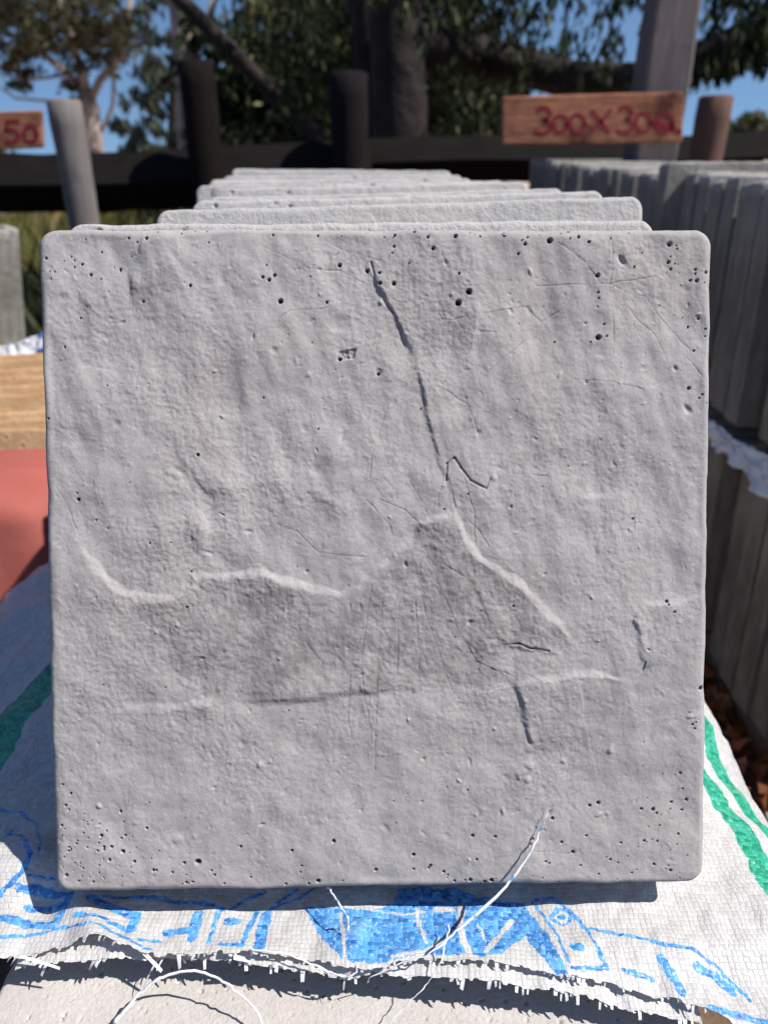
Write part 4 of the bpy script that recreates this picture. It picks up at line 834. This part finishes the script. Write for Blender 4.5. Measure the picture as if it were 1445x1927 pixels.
limbs = [([V3(*b), at(752, 200, Y1), at(745, 60, Y1), at(735, -120, Y1), at(730, -500, Y1)], (.13, .10)),
         ([at(690, 290, Y1 + .3), at(700, 150, Y1 + .3), at(690, 0, Y1 + .3), at(700, -200, Y1 + .3)], (.10, .08)),
         ([at(745, 330, Y1 + .05), at(650, 290, 4.2), at(560, 225, 4.6), at(470, 130, 4.6), at(400, 60, 4.6), at(320, -20, 4.6), at(250, -120, 4.6)], (.055, .035)),
         ([at(740, 80, Y1), at(900, 100, 4.2), at(1080, 150, 3.8), at(1220, 148, 3.6), at(1340, 92, 3.5), at(1470, 25, 3.5)], (.10, .035)),
         ([at(745, -60, Y1), at(900, -120, 4), at(1200, -260, 3.6)], (.08, .04)),
         ([at(1400, 55, 3.5), at(1425, 10, 3.5), at(1440, -40, 3.5)], (.012, .008))]
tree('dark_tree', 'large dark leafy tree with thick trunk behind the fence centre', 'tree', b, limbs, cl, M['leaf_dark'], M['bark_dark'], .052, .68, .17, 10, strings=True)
# dense dark shrubs between the trunks
for px, lab in ((560, 'dense dark shrub behind the fence left of the thick trunk'), (800, 'dense dark shrub behind the fence under the hanging leaves')):
    b = g0(px, 5.4); cl = [(at(px + rg.uniform(-120, 130), rg.uniform(130, 330), rg.uniform(4.9, 6.2)), (.30, .4, .28), 620) for k in range(22)]
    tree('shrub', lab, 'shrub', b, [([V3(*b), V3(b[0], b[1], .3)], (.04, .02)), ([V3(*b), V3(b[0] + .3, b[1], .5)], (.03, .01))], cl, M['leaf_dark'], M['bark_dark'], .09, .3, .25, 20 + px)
# pale-trunk eucalyptus at the left
Y2 = 9.5; b = g0(176, Y2)
limbs = [([V3(*b), at(180, 300, Y2), at(170, 200, Y2), at(160, 175, Y2)], (.13, .085)),
         ([at(160, 178, Y2), at(130, 140, Y2), at(80, 100, Y2), at(30, 70, Y2), at(-20, 30, Y2)], (.05, .02)),
         ([at(170, 190, Y2), at(190, 150, Y2), at(225, 110, Y2), at(240, 40, Y2), at(250, -40, Y2)], (.05, .025)),
         ([at(165, 180, Y2), at(150, 120, Y2), at(130, 60, Y2), at(110, -10, Y2)], (.06, .03)),
         ([at(175, 270, Y2), at(195, 240, Y2), at(213, 200, Y2), at(216, 130, Y2), at(230, 60, Y2)], (.028, .018)),
         ([at(150, 205, Y2), at(90, 190, Y2), at(30, 185, Y2), at(-20, 150, Y2)], (.022, .01)),
         ([at(130, 140, Y2), at(60, 150, Y2), at(0, 140, Y2)], (.02, .01))]
cl = [(at(rg.uniform(-40, 250), rg.uniform(-90, 75), rg.uniform(8.6, 10.4)), (.36, .45, .24), 300) for k in range(28)]
cl += [(at(px, py, Y2), (.26, .3, .14), int(n * .7)) for px, py, n in [(20, 110, 300), (60, 120, 200), (10, 140, 240), (100, 165, 160), (120, 175, 160), (200, 90, 320), (215, 60, 400), (90, 90, 300), (150, 75, 400), (30, 90, 300), (140, 120, 220)]]
tree('eucalyptus_tree', 'pale trunked eucalyptus with forked limbs at upper left', 'tree', b, limbs, cl, M['leaf_olive'], M['bark_pale'], .075, .45, .2, 40)
# thin blue-green tree between
Y3 = 8.0; b = g0(318, Y3)
limbs = [([V3(*b), at(322, 300, Y3), at(328, 150, Y3), at(335, 0, Y3), at(340, -100, Y3)], (.05, .03)), ([at(325, 220, Y3), at(290, 150, Y3), at(265, 90, Y3)], (.02, .01)), ([at(322, 260, Y3), at(290, 230, Y3), at(262, 215, Y3)], (.018, .008))]
cl = [(at(px, py, Y3 + rg.uniform(-.4, .4)), (.20, .3, .17), int(n * .42)) for px, py, n in [(285, 130, 330), (270, 160, 300), (300, 165, 300), (260, 190, 240), (290, 205, 300), (315, 120, 240), (260, 245, 300), (250, 270, 260), (285, 265, 330), (310, 280, 300), (300, 230, 200), (315, 60, 300), (275, 40, 220), (300, 90, 220), (330, 200, 200), (270, 225, 160), (330, 290, 260), (300, 10, 300), (290, -30, 300), (420, 130, 260), (430, 200, 300), (410, 250, 300), (440, 270, 240), (420, 60, 300), (450, 20, 300), (400, 290, 260), (395, 180, 240)]]
tree('slender_tree', 'slender blue green tree with drooping clumps left of the black post', 'tree', b, limbs, cl, M['leaf_blue'], M['bark_dark'], .10, .65, .16, 50)
# sunlit yellowish crown top centre
Y4 = 7.5; b = g0(640, Y4)
cl = [(at(rg.uniform(470, 700), rg.uniform(-120, 50), rg.uniform(6.9, 8.2)), (.26, .4, .2), 260) for k in range(16)]
tree('yellowing_tree', 'yellowing olive tree lit between the dark trunks at top centre', 'tree', b, [([V3(*b), at(600, 100, Y4), at(560, -60, Y4)], (.1, .06)), ([at(590, 60, Y4), at(480, -20, Y4), at(420, -80, Y4)], (.04, .02))], cl, M['leaf_far'], M['bark_pale'], .09, .6, .2, 60)
# pale trunk behind the black post
Y5 = 6.2; b = g0(352, Y5)
tree('leaning_tree', 'pinkish bare trunk showing above the black post', 'tree', b, [([V3(*b), at(356, 200, Y5), at(350, 80, Y5), at(330, -60, Y5)], (.1, .08)), ([at(354, 130, Y5), at(385, 60, Y5), at(410, -20, Y5)], (.035, .02))], [(at(320 + 20 * k, -90 - 5 * k, Y5), (.3, .4, .15), 120) for k in range(6)], M['leaf_olive'], M['bark_pale'], .09, .6, .2, 65)
# far trees on the right and bottom left
def far_bush(px, pyt, pyb, Y, wpx, label, n=2600, seed=0, mat='leaf_far'):
    b = g0(px, Y); rr = np.random.default_rng(seed); k_ = Y / F
    cl = [(at(px + rr.uniform(-.5, .5) * wpx, rr.uniform(pyt + 8, pyb), Y + rr.uniform(-1, 1)), (wpx * .12 * k_, wpx * .12 * k_, wpx * .08 * k_), n // 20) for _ in range(20)]
    tree('distant_tree', label, 'tree', b, [([V3(*b), at(px, (pyt + pyb) / 2, Y)], (.1, .05))], cl, M[mat], M['bark_pale'], .22 * Y / 25, .3, .35, seed, 'trees in the distance')
far_bush(1412, 205, 290, 30, 60, 'green distant tree behind the short red brown post', 2600, 71)
far_bush(1352, 235, 300, 32, 60, 'yellowish distant tree between square post and round post', 2200, 72)
far_bush(1480, 238, 300, 28, 80, 'distant dry bush at the right edge', 2200, 73)
far_bush(20, 286, 330, 24, 90, 'low yellow green bush under the cut off sign at left', 2600, 74)
# weeds below the left rail
n = 9000; P = np.stack([RNG.uniform(-3.6, -.9, n), RNG.uniform(3.0, 6.4, n), np.full(n, -.74)], -1); P = P[fbm(P[:, 0] * 1.5, P[:, 1] * 1.2, 2, 5) > -.12]
def blades(name, P, hgt, mat, seed):
    rg = np.random.default_rng(seed); n = len(P); H = hgt * rg.uniform(.4, 1.3, n)[:, None]; a = rg.uniform(0, 6.28, n); s = np.stack([np.cos(a), np.sin(a), 0 * a], -1) * .006
    lean = np.stack([rg.normal(size=n), rg.normal(size=n), 0 * a], -1) * .25 * H
    V = np.stack([P - s, P + s, P + lean * .4 + [0, 0, 1] * H * .6 + s * .8, P + lean + [0, 0, 1] * H], 1).reshape(-1, 3); Q = np.arange(4 * n).reshape(n, 4)
    me = mesh_np(name, V, None, mat, False, np.concatenate([Q[:, [0, 1, 2]], Q[:, [0, 2, 3]]])); fattr(me, 'rnd', np.repeat(rg.random(n), 4)); return obj(name, me)
o = blades('weeds', P, .34, M['weed'], 3); tag(o, 'dry and green weeds growing beyond the left rail', 'weeds', kind='stuff')
n = 6000; P = np.stack([RNG.uniform(-1.5, -.62, n), RNG.uniform(1.75, 2.6, n), np.full(n, -.75)], -1)
o = blades('dark_grass', P, .34, M['leaf_dark'], 4); tag(o, 'shaded grass behind the grey slabs at the left edge', 'grass', kind='stuff')  # dark leaf colour stands in for the shade behind these slabs
# orange bark chips heap beyond the right row
def heap():
    n = 60; X, Y = np.meshgrid(np.linspace(-1, 1, n), np.linspace(-1, 1, n)); r = np.hypot(X, Y); Z = .72 * sstep(1.0, .25, r) + .02 * fbm(X * 9, Y * 9, 3, 3)
    idx = np.arange(n * n).reshape(n, n); Q = np.stack([idx[:-1, :-1], idx[:-1, 1:], idx[1:, 1:], idx[1:, :-1]], -1).reshape(-1, 4)
    o = obj('bark_chip_heap', mesh_np('bark_chip_heap', np.stack([X * .62, Y * .45, Z], -1).reshape(-1, 3), Q, M['tan']), None, (1.10, 2.0, -.765))
    tag(o, 'orange sandy heap showing above the right hand slab tops', 'heap', kind='stuff')
heap()
